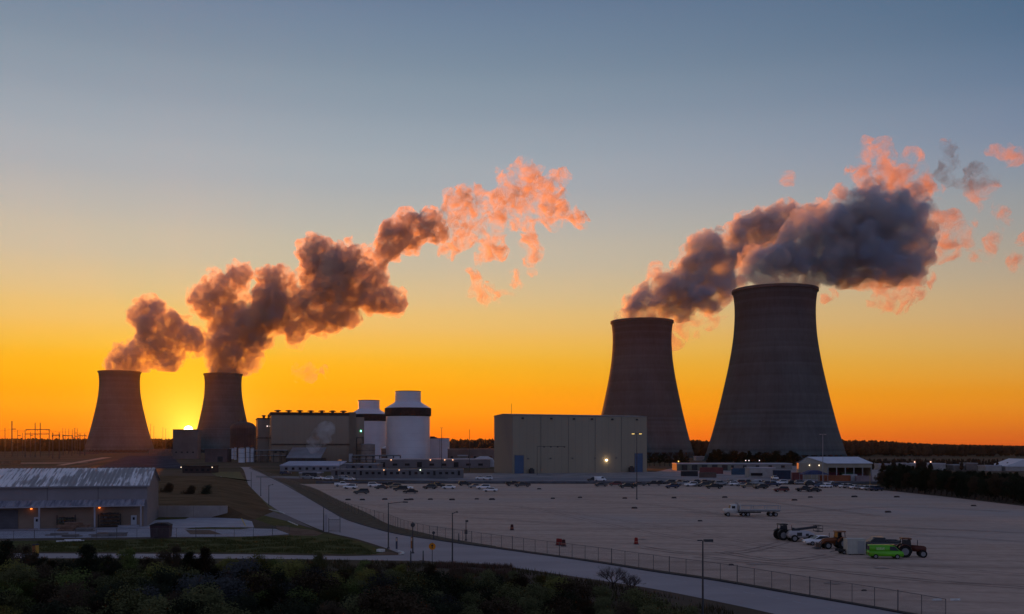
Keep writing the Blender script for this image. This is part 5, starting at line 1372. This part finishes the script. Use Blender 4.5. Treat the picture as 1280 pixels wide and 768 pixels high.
def tree_proto(key, seed, w, h, n, leaf, shape, green):
    lv, wood = crown_mesh(seed, w, h, n, leaf, shape)
    nm = {"pine": "pine_tree", "round": "tree", "shrub": "shrub"}[shape]
    t = empty(nm, (0, 0, 0))
    wood.build("trunk", M_bark, t); lv.build("crown", GREENS[green], t)
    PROTO[key] = [t, False]
def put_tree(key, p, s, rz, label, cat, group):
    t, used = PROTO[key]
    o = t if not used else copy_tree(t)
    PROTO[key][1] = True
    o.location = p; o.rotation_euler = (0, 0, rz); o.scale = (s, s, s * rnd.uniform(.9, 1.12)) if isinstance(s, float) else s
    return tag(o, label, cat, group)
k = 0
for g in ("dark", "brown", "olive", "green", "yellow", "blue"):
    for j in range(2):
        tree_proto(("s", g, j), 40 + k, 4.6, 3.4, 5200, .075, "shrub", g); k += 1
for g in ("dark", "brown", "green"):
    for j in range(2):
        tree_proto(("t", g, j), 80 + k, 5.0, 6.6, 6500, .085, "round", g); k += 1
for j in range(2): tree_proto(("p", "dark", j), 120 + j, 5.8, 8.0, 9000, .095, "pine", "dark")
tree_proto(("p", "brown", 0), 130, 5.4, 7.0, 8000, .09, "pine", "brown")

def fg(X, Yt, D, key, label, grp=None, wsc=1.0):
    "foreground tree whose top is seen at X, Yt when it stands D metres off"
    t = PROTO[key][0]; h0 = {"s": 3.3, "t": 6.4, "p": 8.0}[key[0]]
    h = H + (HZ - Yt) * D / F; s = h / h0
    put_tree(key, ((X - 640) / F * D, D, 0), (s * wsc, s * wsc, s), rnd.uniform(0, 6.28), label, "tree" if key[0] != "s" else "shrub", grp)
B = "foreground trees and shrubs"
fg(8, 676, 118, ("p", "dark", 0), "dark conifer at the very left edge, tallest of the near trees", B, 1.7)
fg(26, 682, 114, ("t", "brown", 0), "brownish dark tree second from the left edge, below the warehouse door", B)
fg(44, 690, 120, ("t", "dark", 0), "dark tree just left of the yellow marker", B)
fg(110, 681, 118, ("p", "dark", 1), "dark conifer rising across the side road below the timber heap", B, 1.6)
fg(134, 694, 116, ("t", "dark", 1), "dark tree right of the conifer below the timber heap", B)
fg(159, 687, 118, ("t", "green", 0), "dull green tree with brown top below the right end of the warehouse", B, 1.2)
fg(216, 682, 120, ("t", "brown", 1), "brownish tree below the maroon dumpster", B)
fg(255, 678, 119, ("p", "brown", 0), "brown conifer crossing the side road right of the dumpster", B, 1.6)
fg(238, 690, 117, ("p", "dark", 0), "dark conifer left of the brown one below the yard", B, 1.6)
fg(92, 712, 104, ("s", "green", 0), "brighter green shrub below the timber heap", B, 1.2)
fg(320, 713, 104, ("s", "yellow", 0), "yellow green shrub left of the dark conifer at the bottom", B, .8)
fg(350, 716, 102, ("p", "dark", 1), "black conifer standing in the middle of the lower left shrubs", B, 1.5)
fg(326, 738, 97, ("s", "green", 1), "rounded green shrub at the bottom left of the black conifer", B)
fg(322, 690, 126, ("s", "yellow", 1), "pale yellow shrub in front of the side road's middle", B, .9)
fg(410, 713, 106, ("s", "yellow", 0), "yellow green shrub above the bottom edge right of the black conifer", B)
fg(500, 725, 106, ("s", "yellow", 1), "tallest yellow shrub in front of the road fork", B, 1.1)
fg(472, 732, 104, ("s", "green", 0), "green shrub left of the tallest yellow one", B)
fg(640, 736, 103, ("t", "dark", 0), "dark low tree at the bottom centre", B, 1.3)
fg(398, 690, 130, ("s", "olive", 0), "olive shrub touching the lower edge of the side road", B, .8)
SH_L = {"dark": "dark shrub of the dense thicket along the bottom edge", "brown": "brown leafless-looking shrub of the thicket along the bottom edge", "olive": "olive green shrub of the thicket along the bottom edge",
        "green": "dull green shrub of the thicket along the bottom edge", "yellow": "yellowish shrub of the thicket along the bottom edge", "blue": "blue grey shrub of the thicket along the bottom edge"}
r5 = random.Random(5)
def edge_y(X):   # picture row below which the thicket fills the ground
    pts = [(-60, 702), (430, 704), (560, 711), (700, 722), (820, 742), (960, 775)]
    for (a, b), (c, d) in zip(pts, pts[1:]):
        if X <= c: return b + (d - b) * (X - a) / (c - a)
    return 800
n_sh = 0
rowsD = [86, 91, 96, 101, 106, 111, 116, 121, 126, 131]
for D in rowsD:
    Xs = -70 + r5.uniform(0, 20)
    while Xs < 930:
        Yg = HZ + H * F / D
        if Yg > edge_y(Xs) + 3:
            g = r5.choice(["dark", "dark", "brown", "olive", "green", "olive", "blue", "brown"] if Xs < 560 else ["dark", "brown", "olive", "brown", "olive"])
            if r5.random() < .05: g = "yellow"
            hh = r5.uniform(2.4, 4.2) * (1.0 if D < 112 else .62) * (1.0 if Xs < 560 else .8)
            s = hh / 3.3
            x = (Xs - 640) / F * D
            top = HZ + (H - hh) * F / D
            if top > edge_y(Xs) - 8:
                put_tree(("s", g, r5.randint(0, 1)), (x, D + r5.uniform(-2, 2), -.1), (s * 1.15, s * 1.15, s), r5.uniform(0, 6.28), SH_L[g], "shrub", g + " shrubs of the thicket"); n_sh += 1
        Xs += r5.uniform(30, 46) * 105 / D
print("thicket shrubs", n_sh)
# bare tree beside the road
def bare_tree(p, h, seed, label):
    r = random.Random(seed); t = empty("bare_tree", p, 0, label, "tree")
    tr = MB(); tw = MB()
    def br(a, d, L_, rad, lev, tgt):
        b = a + d * L_; tgt.tube(a, b, rad, rad * .6, n=5, cap=False)
        if lev == 0: return
        for i in range(4 if lev > 2 else 3):
            nd = (d + Vector((r.gauss(0, .55), r.gauss(0, .55), r.gauss(.1, .35)))).normalized()
            br(a.lerp(b, r.uniform(.55, 1)), nd, L_ * r.uniform(.6, .8), rad * .55, lev - 1, tw)
    tr.tube((0, 0, 0), (0, 0, h * .2), .09, .08, n=7)
    for i in range(7):
        a = 6.283 * i / 7; br(Vector((0, 0, h * .12)), Vector((math.cos(a) * .8, math.sin(a) * .8, .75)).normalized(), h * .38, .05, 4, tw)
    tr.build("trunk", M_bark, t); tw.build("twigs", mat("twig_brown", (.05, .03, .025), var=.2), t)
bare_tree(gp(766, 735), 3.0, 3, "leafless spreading tree at the lower edge of the road")
bare_tree(gp(789, 739), 2.2, 8, "smaller leafless tree right of the spreading one by the road")
# tall dry grass
def grass_patch(px, n, hgt, colr, colr2, name="dry_grass"):
    mb = MB(); r = random.Random(n)
    P = [gp(X, Y) for X, Y in px]
    xs = [p.x for p in P]; ys = [p.y for p in P]
    def inside(x, y):
        c = False; j = len(P) - 1
        for i in range(len(P)):
            if (P[i].y > y) != (P[j].y > y) and x < (P[j].x - P[i].x) * (y - P[i].y) / (P[j].y - P[i].y) + P[i].x: c = not c
            j = i
        return c
    k = 0; tries = 0
    while k < n and tries < n * 6:
        tries += 1
        x, y = r.uniform(min(xs), max(xs)), r.uniform(min(ys), max(ys))
        if not inside(x, y) or noise.noise(Vector((x * .25, y * .25, 0))) < -.15: continue
        h = hgt * r.uniform(.5, 1.3); a = r.uniform(0, 3.14); w = .05
        dx, dy = math.cos(a) * w, math.sin(a) * w; lx, ly = r.gauss(0, .18) * h, r.gauss(0, .18) * h
        mb.add([(x - dx, y - dy, 0), (x + dx, y + dy, 0), (x + lx, y + ly, h)], [(0, 1, 2)]); k += 1
    return tag(mb.build(name, mat(name + "_blades", colr, c2=colr2, scale=.3, rough=1, spec=.05)), kind="stuff")
grass_patch([(-40, 702), (430, 702), (560, 706), (640, 711), (760, 730), (900, 760), (940, 780), (-60, 780)], 30000, .55, (.035, .03, .016), (.075, .06, .03), "tall_grass")
grass_patch([(545, 705), (640, 709), (640, 720), (545, 716)], 2600, .6, (.09, .05, .04), (.14, .085, .065), "reed_grass")
grass_patch([(46, 690), (300, 691), (470, 693.5), (440, 676), (362, 671), (200, 675), (46, 678)], 14000, .3, (.05, .055, .018), (.085, .085, .03), "mown_grass")

# grove at the right edge of the lot
tree_proto(("t", "grove", 0), 300, 6.0, 9.0, 4200, .16, "round", "dark")
tree_proto(("t", "grove", 1), 301, 5.4, 9.0, 4200, .16, "pine", "dark")
tree_proto(("t", "grove", 2), 302, 6.0, 9.0, 4200, .16, "round", "brown")
def gy(X): return 612 + (X - 1098) / (1280 - 1098) * 19.5
r6 = random.Random(8)
for row in range(6):
    X = 1101.0 + row * 3
    while X < 1345:
        Yb = gy(X) - 1.0 - row * 2.6
        p = gp(X, Yb)
        s = r6.uniform(.78, 1.05) * (1.0 - row * .02) * (8.3 / 9.0)
        if X > 1180: s *= .93
        kx = r6.choice([0, 1, 0, 2]) if row < 2 else r6.choice([0, 1])
        lb = {0: "dark leafy tree of the planted grove right of the barn", 1: "dark conifer of the planted grove right of the barn", 2: "brownish tree of the planted grove right of the barn"}[kx]
        put_tree(("t", "grove", kx), (p.x, p.y, -.1), s, r6.uniform(0, 6.28), lb, "tree", ["leafy grove trees", "conifer grove trees", "brownish grove trees"][kx])
        X += r6.uniform(6, 9.5) * 300 / p.y
# hedge of trees at the foot of the two right towers, and the single tree beside the hall
X = 888.0
while X < 1000:
    Yb = 582.5; p = gp(X, Yb)
    hh = r6.uniform(8, 13); hh = hh * (1.35 if 892 < X < 902 else 1)
    put_tree(("t", "grove", r6.choice([0, 1])), (p.x, p.y, 0), (hh / 9 * 1.3, hh / 9 * 1.3, hh / 9), r6.uniform(0, 6.28), "dark tree of the row at the foot of the nearest tower", "tree", "row of trees at the nearest tower")
    X += r6.uniform(3.5, 5.5)
def mid_tree(X, Yb, Yt, kx, label, ws=1.0, grp=None):
    p = gp(X, Yb); hh = (Yb - Yt) * p.y / F
    put_tree(("t", "grove", kx), (p.x, p.y, 0), (hh / 9 * ws, hh / 9 * ws, hh / 9), r6.uniform(0, 6.28), label, "tree", grp)
mid_tree(851, 585, 562, 1, "tall dark tree standing between the beige hall and the middle tower's foot")
for X, Yt in ((812, 570), (818, 567), (825, 569), (831, 567), (837, 570), (844, 569), (859, 570)):
    mid_tree(X, 583, Yt, r6.choice([0, 2]), "dark brown tree of the clump at the foot of the middle tower", 1.1, "clump of trees at the middle tower")
# embankment bushes
for X, Yt, Yb, kx, lb in ((257, 604, 618, 0, "largest round dark bush on the grass bank"), (237, 605, 618, 2, "brown bush left of the largest one on the grass bank"), (209, 602, 616, 2, "dim brown bush near the warehouse end on the grass bank")):
    p = gp(X, Yb, 2.5); hh = (Yb - Yt) * p.y / F
    put_tree(("s", "dark" if kx == 0 else "brown", kx // 2), (p.x, p.y, 1.9), (hh / 3.0, hh / 3.0, hh / 3.0), 1.0 + kx, lb, "bush", None)
# far woods: one mass each
def wood(name, X0, X1, D0, D1, n, hmin, hmax, prof, m, seed):
    r = random.Random(seed); mb = MB()
    for i in range(n):
        D = math.sqrt(r.uniform(D0 * D0, D1 * D1)); X = r.uniform(X0, X1)
        x = (X - 640) / F * D; lim = prof(X)
        hh = r.uniform(hmin, hmax)
        cap_ = H + (HZ - lim) * D / F
        hh = min(hh, max(3.0, cap_ * r.uniform(.78, 1.06)))
        w = hh * r.uniform(.2, .34); nn = 6; lev = [(0.05, .35), (.25, 1.0), (.5, .95), (.72, .7), (.9, .38), (1.0, .03)]
        vs = []; dxm, dym = r.gauss(0, .03) * hh, 0
        for f, q in lev:
            for k in range(nn):
                a = 6.283 * k / nn + f * 2; rr_ = w * q * r.uniform(.65, 1.25)
                vs.append((x + math.cos(a) * rr_ + dxm * f, D + math.sin(a) * rr_, hh * min(1, f + r.uniform(-.05, .05) * (f < 1))))
        fs = []
        for j in range(len(lev) - 1):
            for k in range(nn): a = j * nn + k; b = j * nn + (k + 1) % nn; fs.append((a, b, b + nn, a + nn))
        mb.add(vs, fs)
    o = mb.build(name, m); return tag(o, kind="stuff")
M_far = mat("far_wood_leaves", (.022, .016, .012), c2=(.05, .034, .024), scale=.03, rough=1, spec=.02)
M_far2 = mat("far_wood_leaves_brown", (.035, .022, .016), c2=(.075, .046, .03), scale=.02, rough=1, spec=.02)
def lerpprof(pts):
    def f(X):
        if X <= pts[0][0]: return pts[0][1]
        for (a, b), (c, d) in zip(pts, pts[1:]):
            if X <= c: return b + (d - b) * (X - a) / (c - a)
        return pts[-1][1]
    return f
pr = lerpprof([(-200, 548), (120, 548.5), (330, 548.5), (560, 548), (620, 548.5), (860, 550), (1060, 550), (1100, 551), (1160, 555), (1280, 557.5), (1500, 558)])
wood("far_wood", 520, 1420, 1350, 2700, 5200, 14, 30, pr, M_far2, 1)
wood("far_wood", -150, 340, 2250, 3600, 3000, 24, 44, pr, M_far, 2)
wood("near_wood", 1080, 1420, 620, 1000, 650, 7, 14, lerpprof([(1080, 575), (1280, 577), (1500, 578)]), M_far, 3)

for key, (t, used) in list(PROTO.items()):
    if not used:
        for c in kids(t): bpy.data.objects.remove(c)
        bpy.data.objects.remove(t)

# ------------------------------------------------------------------ steam plumes
def steam_mat(name, dens, aniso=.35, noise_scale=None, lo=.45, hi=.6, colr=(.93, .93, .95)):
    m = bpy.data.materials.new(name); m.use_nodes = True; nt = m.node_tree; nt.nodes.clear()
    o = nt.nodes.new("ShaderNodeOutputMaterial"); v = nt.nodes.new("ShaderNodeVolumePrincipled")
    v.inputs["Color"].default_value = (*colr, 1); v.inputs["Density"].default_value = dens; v.inputs["Anisotropy"].default_value = aniso
    v.inputs["Emission Strength"].default_value = 0; v.inputs["Blackbody Intensity"].default_value = 0
    if noise_scale:
        t = nt.nodes.new("ShaderNodeTexCoord"); n = nt.nodes.new("ShaderNodeTexNoise"); n.inputs["Scale"].default_value = noise_scale; n.inputs["Detail"].default_value = 6; n.inputs["Roughness"].default_value = .66; n.inputs["Distortion"].default_value = 1.0
        nt.links.new(t.outputs["Object"], n.inputs["Vector"])
        r = nt.nodes.new("ShaderNodeMapRange"); r.inputs[1].default_value = lo; r.inputs[2].default_value = hi; r.inputs[3].default_value = 0; r.inputs[4].default_value = dens
        nt.links.new(n.outputs[0], r.inputs[0]); nt.links.new(r.outputs[0], v.inputs["Density"])
    else: m.cycles.homogeneous_volume = True if hasattr(m.cycles, "homogeneous_volume") else False
    nt.links.new(v.outputs[0], o.inputs["Volume"])
    return m
def ico(sub=2):
    bm = bmesh.new(); bmesh.ops.create_icosphere(bm, subdivisions=sub, radius=1.0)
    vs = [v.co.copy() for v in bm.verts]; fs = [tuple(v.index for v in f.verts) for f in bm.faces]; bm.free(); return vs, fs
ICO = ico(2)
def puff_mesh(name, blobs, D, m, seed, voxel, parent=None, drift=0.0, sub=1.0, amp=.28, depth=.9, layers=2, floor_z=None):
    "blobs are (X, Y, radius) seen in the picture at distance D; turned into balls of real size, merged and roughened"
    r = random.Random(seed); mb = MB(); k = D / F
    X0 = blobs[0][0]
    def ball(c, rad):
        q = Matrix.Rotation(r.uniform(0, 6), 3, 'Z')
        mb.add([c + (q @ v) * rad for v in ICO[0]], ICO[1])
    for X, Y, rp in blobs:
        rad = rp * k * .86
        c = at(X, Y, D); c.y += (X - X0) * k * drift + r.uniform(-.35, .35) * rad * depth
        ball(c, rad)
        if layers >= 1:
            for i in range(int(13 * sub)):
                d = Vector((r.gauss(0, 1), r.gauss(0, 1), r.gauss(0, 1))).normalized(); r2 = rad * r.uniform(.26, .5)
                c2 = c + d * rad * r.uniform(.78, 1.0); ball(c2, r2)
                if layers >= 2:
                    for j in range(3):
                        d2 = (d + Vector((r.gauss(0, .7), r.gauss(0, .7), r.gauss(0, .7)))).normalized()
                        ball(c2 + d2 * r2 * .85, r2 * r.uniform(.3, .5))
    o = mb.build(name, m)
    md = o.modifiers.new("merge", 'REMESH'); md.mode = 'VOXEL'; md.voxel_size = voxel
    dg = bpy.context.evaluated_depsgraph_get(); ev = o.evaluated_get(dg)
    me = bpy.data.meshes.new_from_object(ev); o.modifiers.clear(); old = o.data; o.data = me; bpy.data.meshes.remove(old)
    me.materials.clear(); me.materials.append(m)
    # roughen along the normals, coarse to fine
    s1, s2, s3, s4 = 22 * k, 9 * k, 4 * k, 2.2 * k
    nv = len(me.vertices); co = [v.co.copy() for v in me.vertices]; no = [v.normal.copy() for v in me.vertices]
    off = Vector((seed * 13.1, 0, 0))
    for i in range(nv):
        p = co[i]
        d = noise.noise(p / s1 + off) * s1 * .5 + noise.noise(p / s2 + off) * s2 * .5 + (abs(noise.noise(p / s3 + off)) - .1) * s3 * 1.5 + noise.noise(p / s4 + off) * s4 * 1.1
        q = p + no[i] * d * amp * 1.6
        if floor_z is not None and q.z < floor_z: q.z = floor_z
        me.vertices[i].co = q
    me.update()
    # merge once more so that no fold or inner pocket is left, and drop crumbs
    md = o.modifiers.new("merge", 'REMESH'); md.mode = 'VOXEL'; md.voxel_size = voxel
    dg = bpy.context.evaluated_depsgraph_get(); ev = o.evaluated_get(dg)
    me = bpy.data.meshes.new_from_object(ev); o.modifiers.clear(); old = o.data; o.data = me; bpy.data.meshes.remove(old)
    me.materials.clear(); me.materials.append(m)
    bm = bmesh.new(); bm.from_mesh(me); bm.verts.ensure_lookup_table()
    mark = [False] * len(bm.verts); kill = []
    for v0 in bm.verts:
        if mark[v0.index]: continue
        st = [v0]; mark[v0.index] = True; comp = []
        while st:
            v = st.pop(); comp.append(v)
            for e in v.link_edges:
                u = e.other_vert(v)
                if not mark[u.index]: mark[u.index] = True; st.append(u)
        fs = set(f for v in comp for f in v.link_faces); vol = 0.0
        c0 = comp[0].co
        for f in fs:
            q = f.verts
            for a in range(1, len(q) - 1): vol += (q[0].co - c0).dot((q[a].co - c0).cross(q[a + 1].co - c0))
        if vol <= 0 or len(comp) < 220: kill += comp
    bmesh.ops.delete(bm, geom=kill, context='VERTS'); bm.to_mesh(me); bm.free()
    for p_ in me.polygons: p_.use_smooth = True
    if parent: o.parent = parent
    return o
A = [(141, 456, 8), (152, 453, 12), (166, 456, 10), (160, 445, 14), (178, 432, 15), (196, 424, 16), (186, 402, 17), (192, 394, 16), (207, 404, 15), (214, 424, 17), (209, 447, 15), (226, 440, 13), (238, 428, 14), (194, 452, 9), (222, 412, 13), (243, 418, 10)]
Bp = [(376, 374, 15), (380, 398, 13), (368, 388, 15), (387, 350, 12), (478, 328, 11), (268, 461, 14), (288, 460, 14), (279, 450, 17), (281, 432, 20), (276, 410, 17), (300, 414, 22), (279, 392, 20), (258, 372, 17), (244, 368, 12), (272, 356, 15), (290, 347, 14), (301, 341, 10), (262, 390, 12), (318, 400, 22), (338, 384, 25), (356, 372, 18), (346, 352, 17), (333, 343, 11), (327, 420, 14), (352, 402, 14), (312, 443, 9), (306, 456, 7),
      (370, 412, 12), (396, 388, 18), (412, 396, 15), (430, 388, 20), (408, 330, 22), (400, 316, 15), (424, 346, 26), (418, 366, 24), (448, 344, 18), (446, 366, 20), (466, 372, 17), (470, 350, 15), (488, 380, 14), (500, 386, 8), (384, 320, 12), (404, 306, 10), (438, 322, 14), (473, 337, 12),
      (484, 322, 10), (492, 302, 14), (502, 290, 13), (514, 306, 12), (520, 284, 10), (538, 292, 14), (548, 300, 10), (494, 318, 9)]
Bw = [(552, 286, 9), (372, 466, 5), (388, 464, 6), (404, 463, 5), (574, 262, 16), (590, 254, 12), (572, 290, 13), (592, 278, 14), (606, 268, 13), (622, 262, 14), (640, 252, 17), (652, 232, 15), (668, 240, 18), (684, 250, 17), (700, 262, 12), (714, 270, 10), (724, 275, 7), (678, 228, 10), (634, 230, 10), (612, 290, 11), (610, 308, 9), (602, 326, 8), (593, 343, 8), (594, 358, 7), (606, 368, 8), (622, 368, 6), (638, 368, 4), (645, 350, 5), (658, 282, 9), (664, 300, 7), (670, 316, 7), (658, 326, 5), (664, 342, 5), (560, 275, 9), (566, 310, 7), (700, 220, 4)]
C = [(774, 397, 7), (790, 394, 10), (812, 392, 10), (830, 392, 9), (798, 382, 14), (815, 372, 17), (836, 380, 16), (832, 362, 18), (852, 358, 22), (852, 384, 15), (866, 340, 17), (868, 366, 22), (880, 322, 18), (888, 345, 22), (884, 376, 14), (874, 300, 12), (892, 302, 14), (902, 320, 20), (906, 346, 18), (918, 302, 17), (930, 288, 17), (944, 278, 16), (956, 292, 18), (964, 266, 14), (976, 262, 13), (984, 282, 18), (1004, 268, 14), (1020, 258, 13), (1032, 268, 12), (938, 310, 15), (908, 372, 8)]
Cw = [(853, 409, 7), (846, 418, 5), (868, 406, 7), (884, 402, 6), (898, 398, 5), (1086, 196, 11), (1092, 212, 12), (1082, 226, 12), (1104, 188, 7), (1112, 216, 14), (1130, 224, 17), (1148, 232, 15), (1136, 202, 8), (1162, 238, 10), (1100, 236, 14), (1100, 366, 10), (1118, 362, 14), (1136, 362, 12), (1148, 354, 10), (1116, 376, 8), (1052, 240, 6), (1031, 372, 6), (848, 238, 4), (983, 222, 3)]
Dp = [(930, 352, 8), (948, 350, 10), (968, 350, 11), (990, 350, 11), (1008, 352, 9), (936, 338, 12), (952, 328, 16), (972, 332, 20), (990, 312, 18), (984, 290, 12), (1002, 282, 15), (1010, 330, 22), (1012, 300, 22), (1036, 292, 24), (1034, 326, 26), (1056, 276, 22), (1062, 306, 30), (1064, 338, 22), (1084, 264, 20), (1090, 290, 32), (1092, 326, 30), (1112, 276, 26), (1122, 300, 26), (1118, 334, 24), (1136, 268, 16), (1140, 318, 18), (1070, 250, 9), (1090, 250, 13), (1146, 290, 12), (1120, 252, 12), (1140, 340, 10)]
Dw = [(1162, 292, 13), (1178, 288, 13), (1196, 284, 13), (1206, 296, 9), (1176, 308, 9), (1188, 322, 7), (1166, 270, 9), (1226, 234, 13), (1214, 226, 9), (1234, 246, 9), (1218, 244, 10), (1188, 196, 7), (1196, 208, 7), (1180, 222, 6), (1182, 188, 5), (1252, 262, 6), (1240, 300, 7), (1256, 284, 6), (1228, 318, 6)]
Dr = [(1255, 194, 8), (1268, 196, 9), (1244, 190, 4), (1282, 192, 6), (1266, 308, 6), (1276, 300, 7), (1286, 300, 8), (1228, 348, 5), (1250, 344, 5), (1270, 330, 6)]
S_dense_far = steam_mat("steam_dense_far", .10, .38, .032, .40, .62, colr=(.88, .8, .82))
S_dense = steam_mat("steam_dense", .16, .3, .04, .38, .60, colr=(.70, .83, .97))  # bluish tint puts skylight into the colour of white steam
S_veil_far = steam_mat("steam_veil_far", .10, .45, .06, .45, .6, colr=(.97, .86, .74))  # veils: warm tint paints low sunlight into white steam
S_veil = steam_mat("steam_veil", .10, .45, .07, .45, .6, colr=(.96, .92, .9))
S_wisp_far = steam_mat("steam_wisp_far", .14, .42, .034, .49, .70, colr=(.98, .86, .68))  # wisps: orange sunset glow is put into the steam colour
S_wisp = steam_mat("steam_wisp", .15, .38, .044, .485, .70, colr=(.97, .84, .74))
def grow(bl, f, add=0): return [(x, y, r * f + add) for x, y, r in bl]
def plume(bl, D, dense, veil, seed, vox, drift, fz, label):
    p = puff_mesh("steam_plume", grow(bl, 1.2), D, dense, seed, vox, drift=drift, floor_z=fz, amp=.42)
    tag(p, label, "steam plume")
    puff_mesh("veil", grow([b for b in bl if b[2] > 8], 1.42, .5), D, veil, seed, vox * 1.3, parent=p, drift=drift, floor_z=fz + .5, amp=.7, layers=1, sub=.8)
    return p
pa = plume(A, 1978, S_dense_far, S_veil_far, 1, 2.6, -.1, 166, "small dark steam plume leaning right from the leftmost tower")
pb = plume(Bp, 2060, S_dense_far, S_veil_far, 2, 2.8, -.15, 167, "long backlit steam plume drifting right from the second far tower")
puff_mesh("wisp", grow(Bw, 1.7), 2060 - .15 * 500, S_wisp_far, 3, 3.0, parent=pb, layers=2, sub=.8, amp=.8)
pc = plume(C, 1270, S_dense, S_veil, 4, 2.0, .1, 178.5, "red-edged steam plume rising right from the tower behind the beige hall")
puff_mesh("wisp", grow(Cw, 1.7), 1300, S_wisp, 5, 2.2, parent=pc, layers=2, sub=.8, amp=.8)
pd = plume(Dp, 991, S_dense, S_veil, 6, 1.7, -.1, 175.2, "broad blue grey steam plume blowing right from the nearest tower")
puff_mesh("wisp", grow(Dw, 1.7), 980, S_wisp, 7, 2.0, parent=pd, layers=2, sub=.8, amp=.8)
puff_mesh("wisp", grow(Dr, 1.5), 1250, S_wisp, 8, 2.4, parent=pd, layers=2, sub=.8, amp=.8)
v = puff_mesh("vapour_cloud", [(393, 556, 4), (398, 549, 5), (404, 543, 7), (409, 536, 6), (408, 550, 5)], 905, steam_mat("thin_vapour", .09, .0, .09, .4, .7), 9, 1.2, layers=1, sub=.7, amp=.5)
tag(v, "thin pale vapour cloud drifting in front of the turbine hall", "vapour")

# ------------------------------------------------------------------ evening haze
HAZE = 1.2e-5
def haze():
    m = bpy.data.materials.new("haze_air"); m.use_nodes = True; nt = m.node_tree; nt.nodes.clear()
    o = nt.nodes.new("ShaderNodeOutputMaterial"); v = nt.nodes.new("ShaderNodeVolumePrincipled")
    v.inputs["Color"].default_value = (1, .84, .55, 1); v.inputs["Density"].default_value = HAZE; v.inputs["Anisotropy"].default_value = .62
    nt.links.new(v.outputs[0], o.inputs["Volume"])
    h = MB().box(0, 300, 179, 14800, 14800, 362).build("haze", m); tag(h, kind="stuff")
haze()
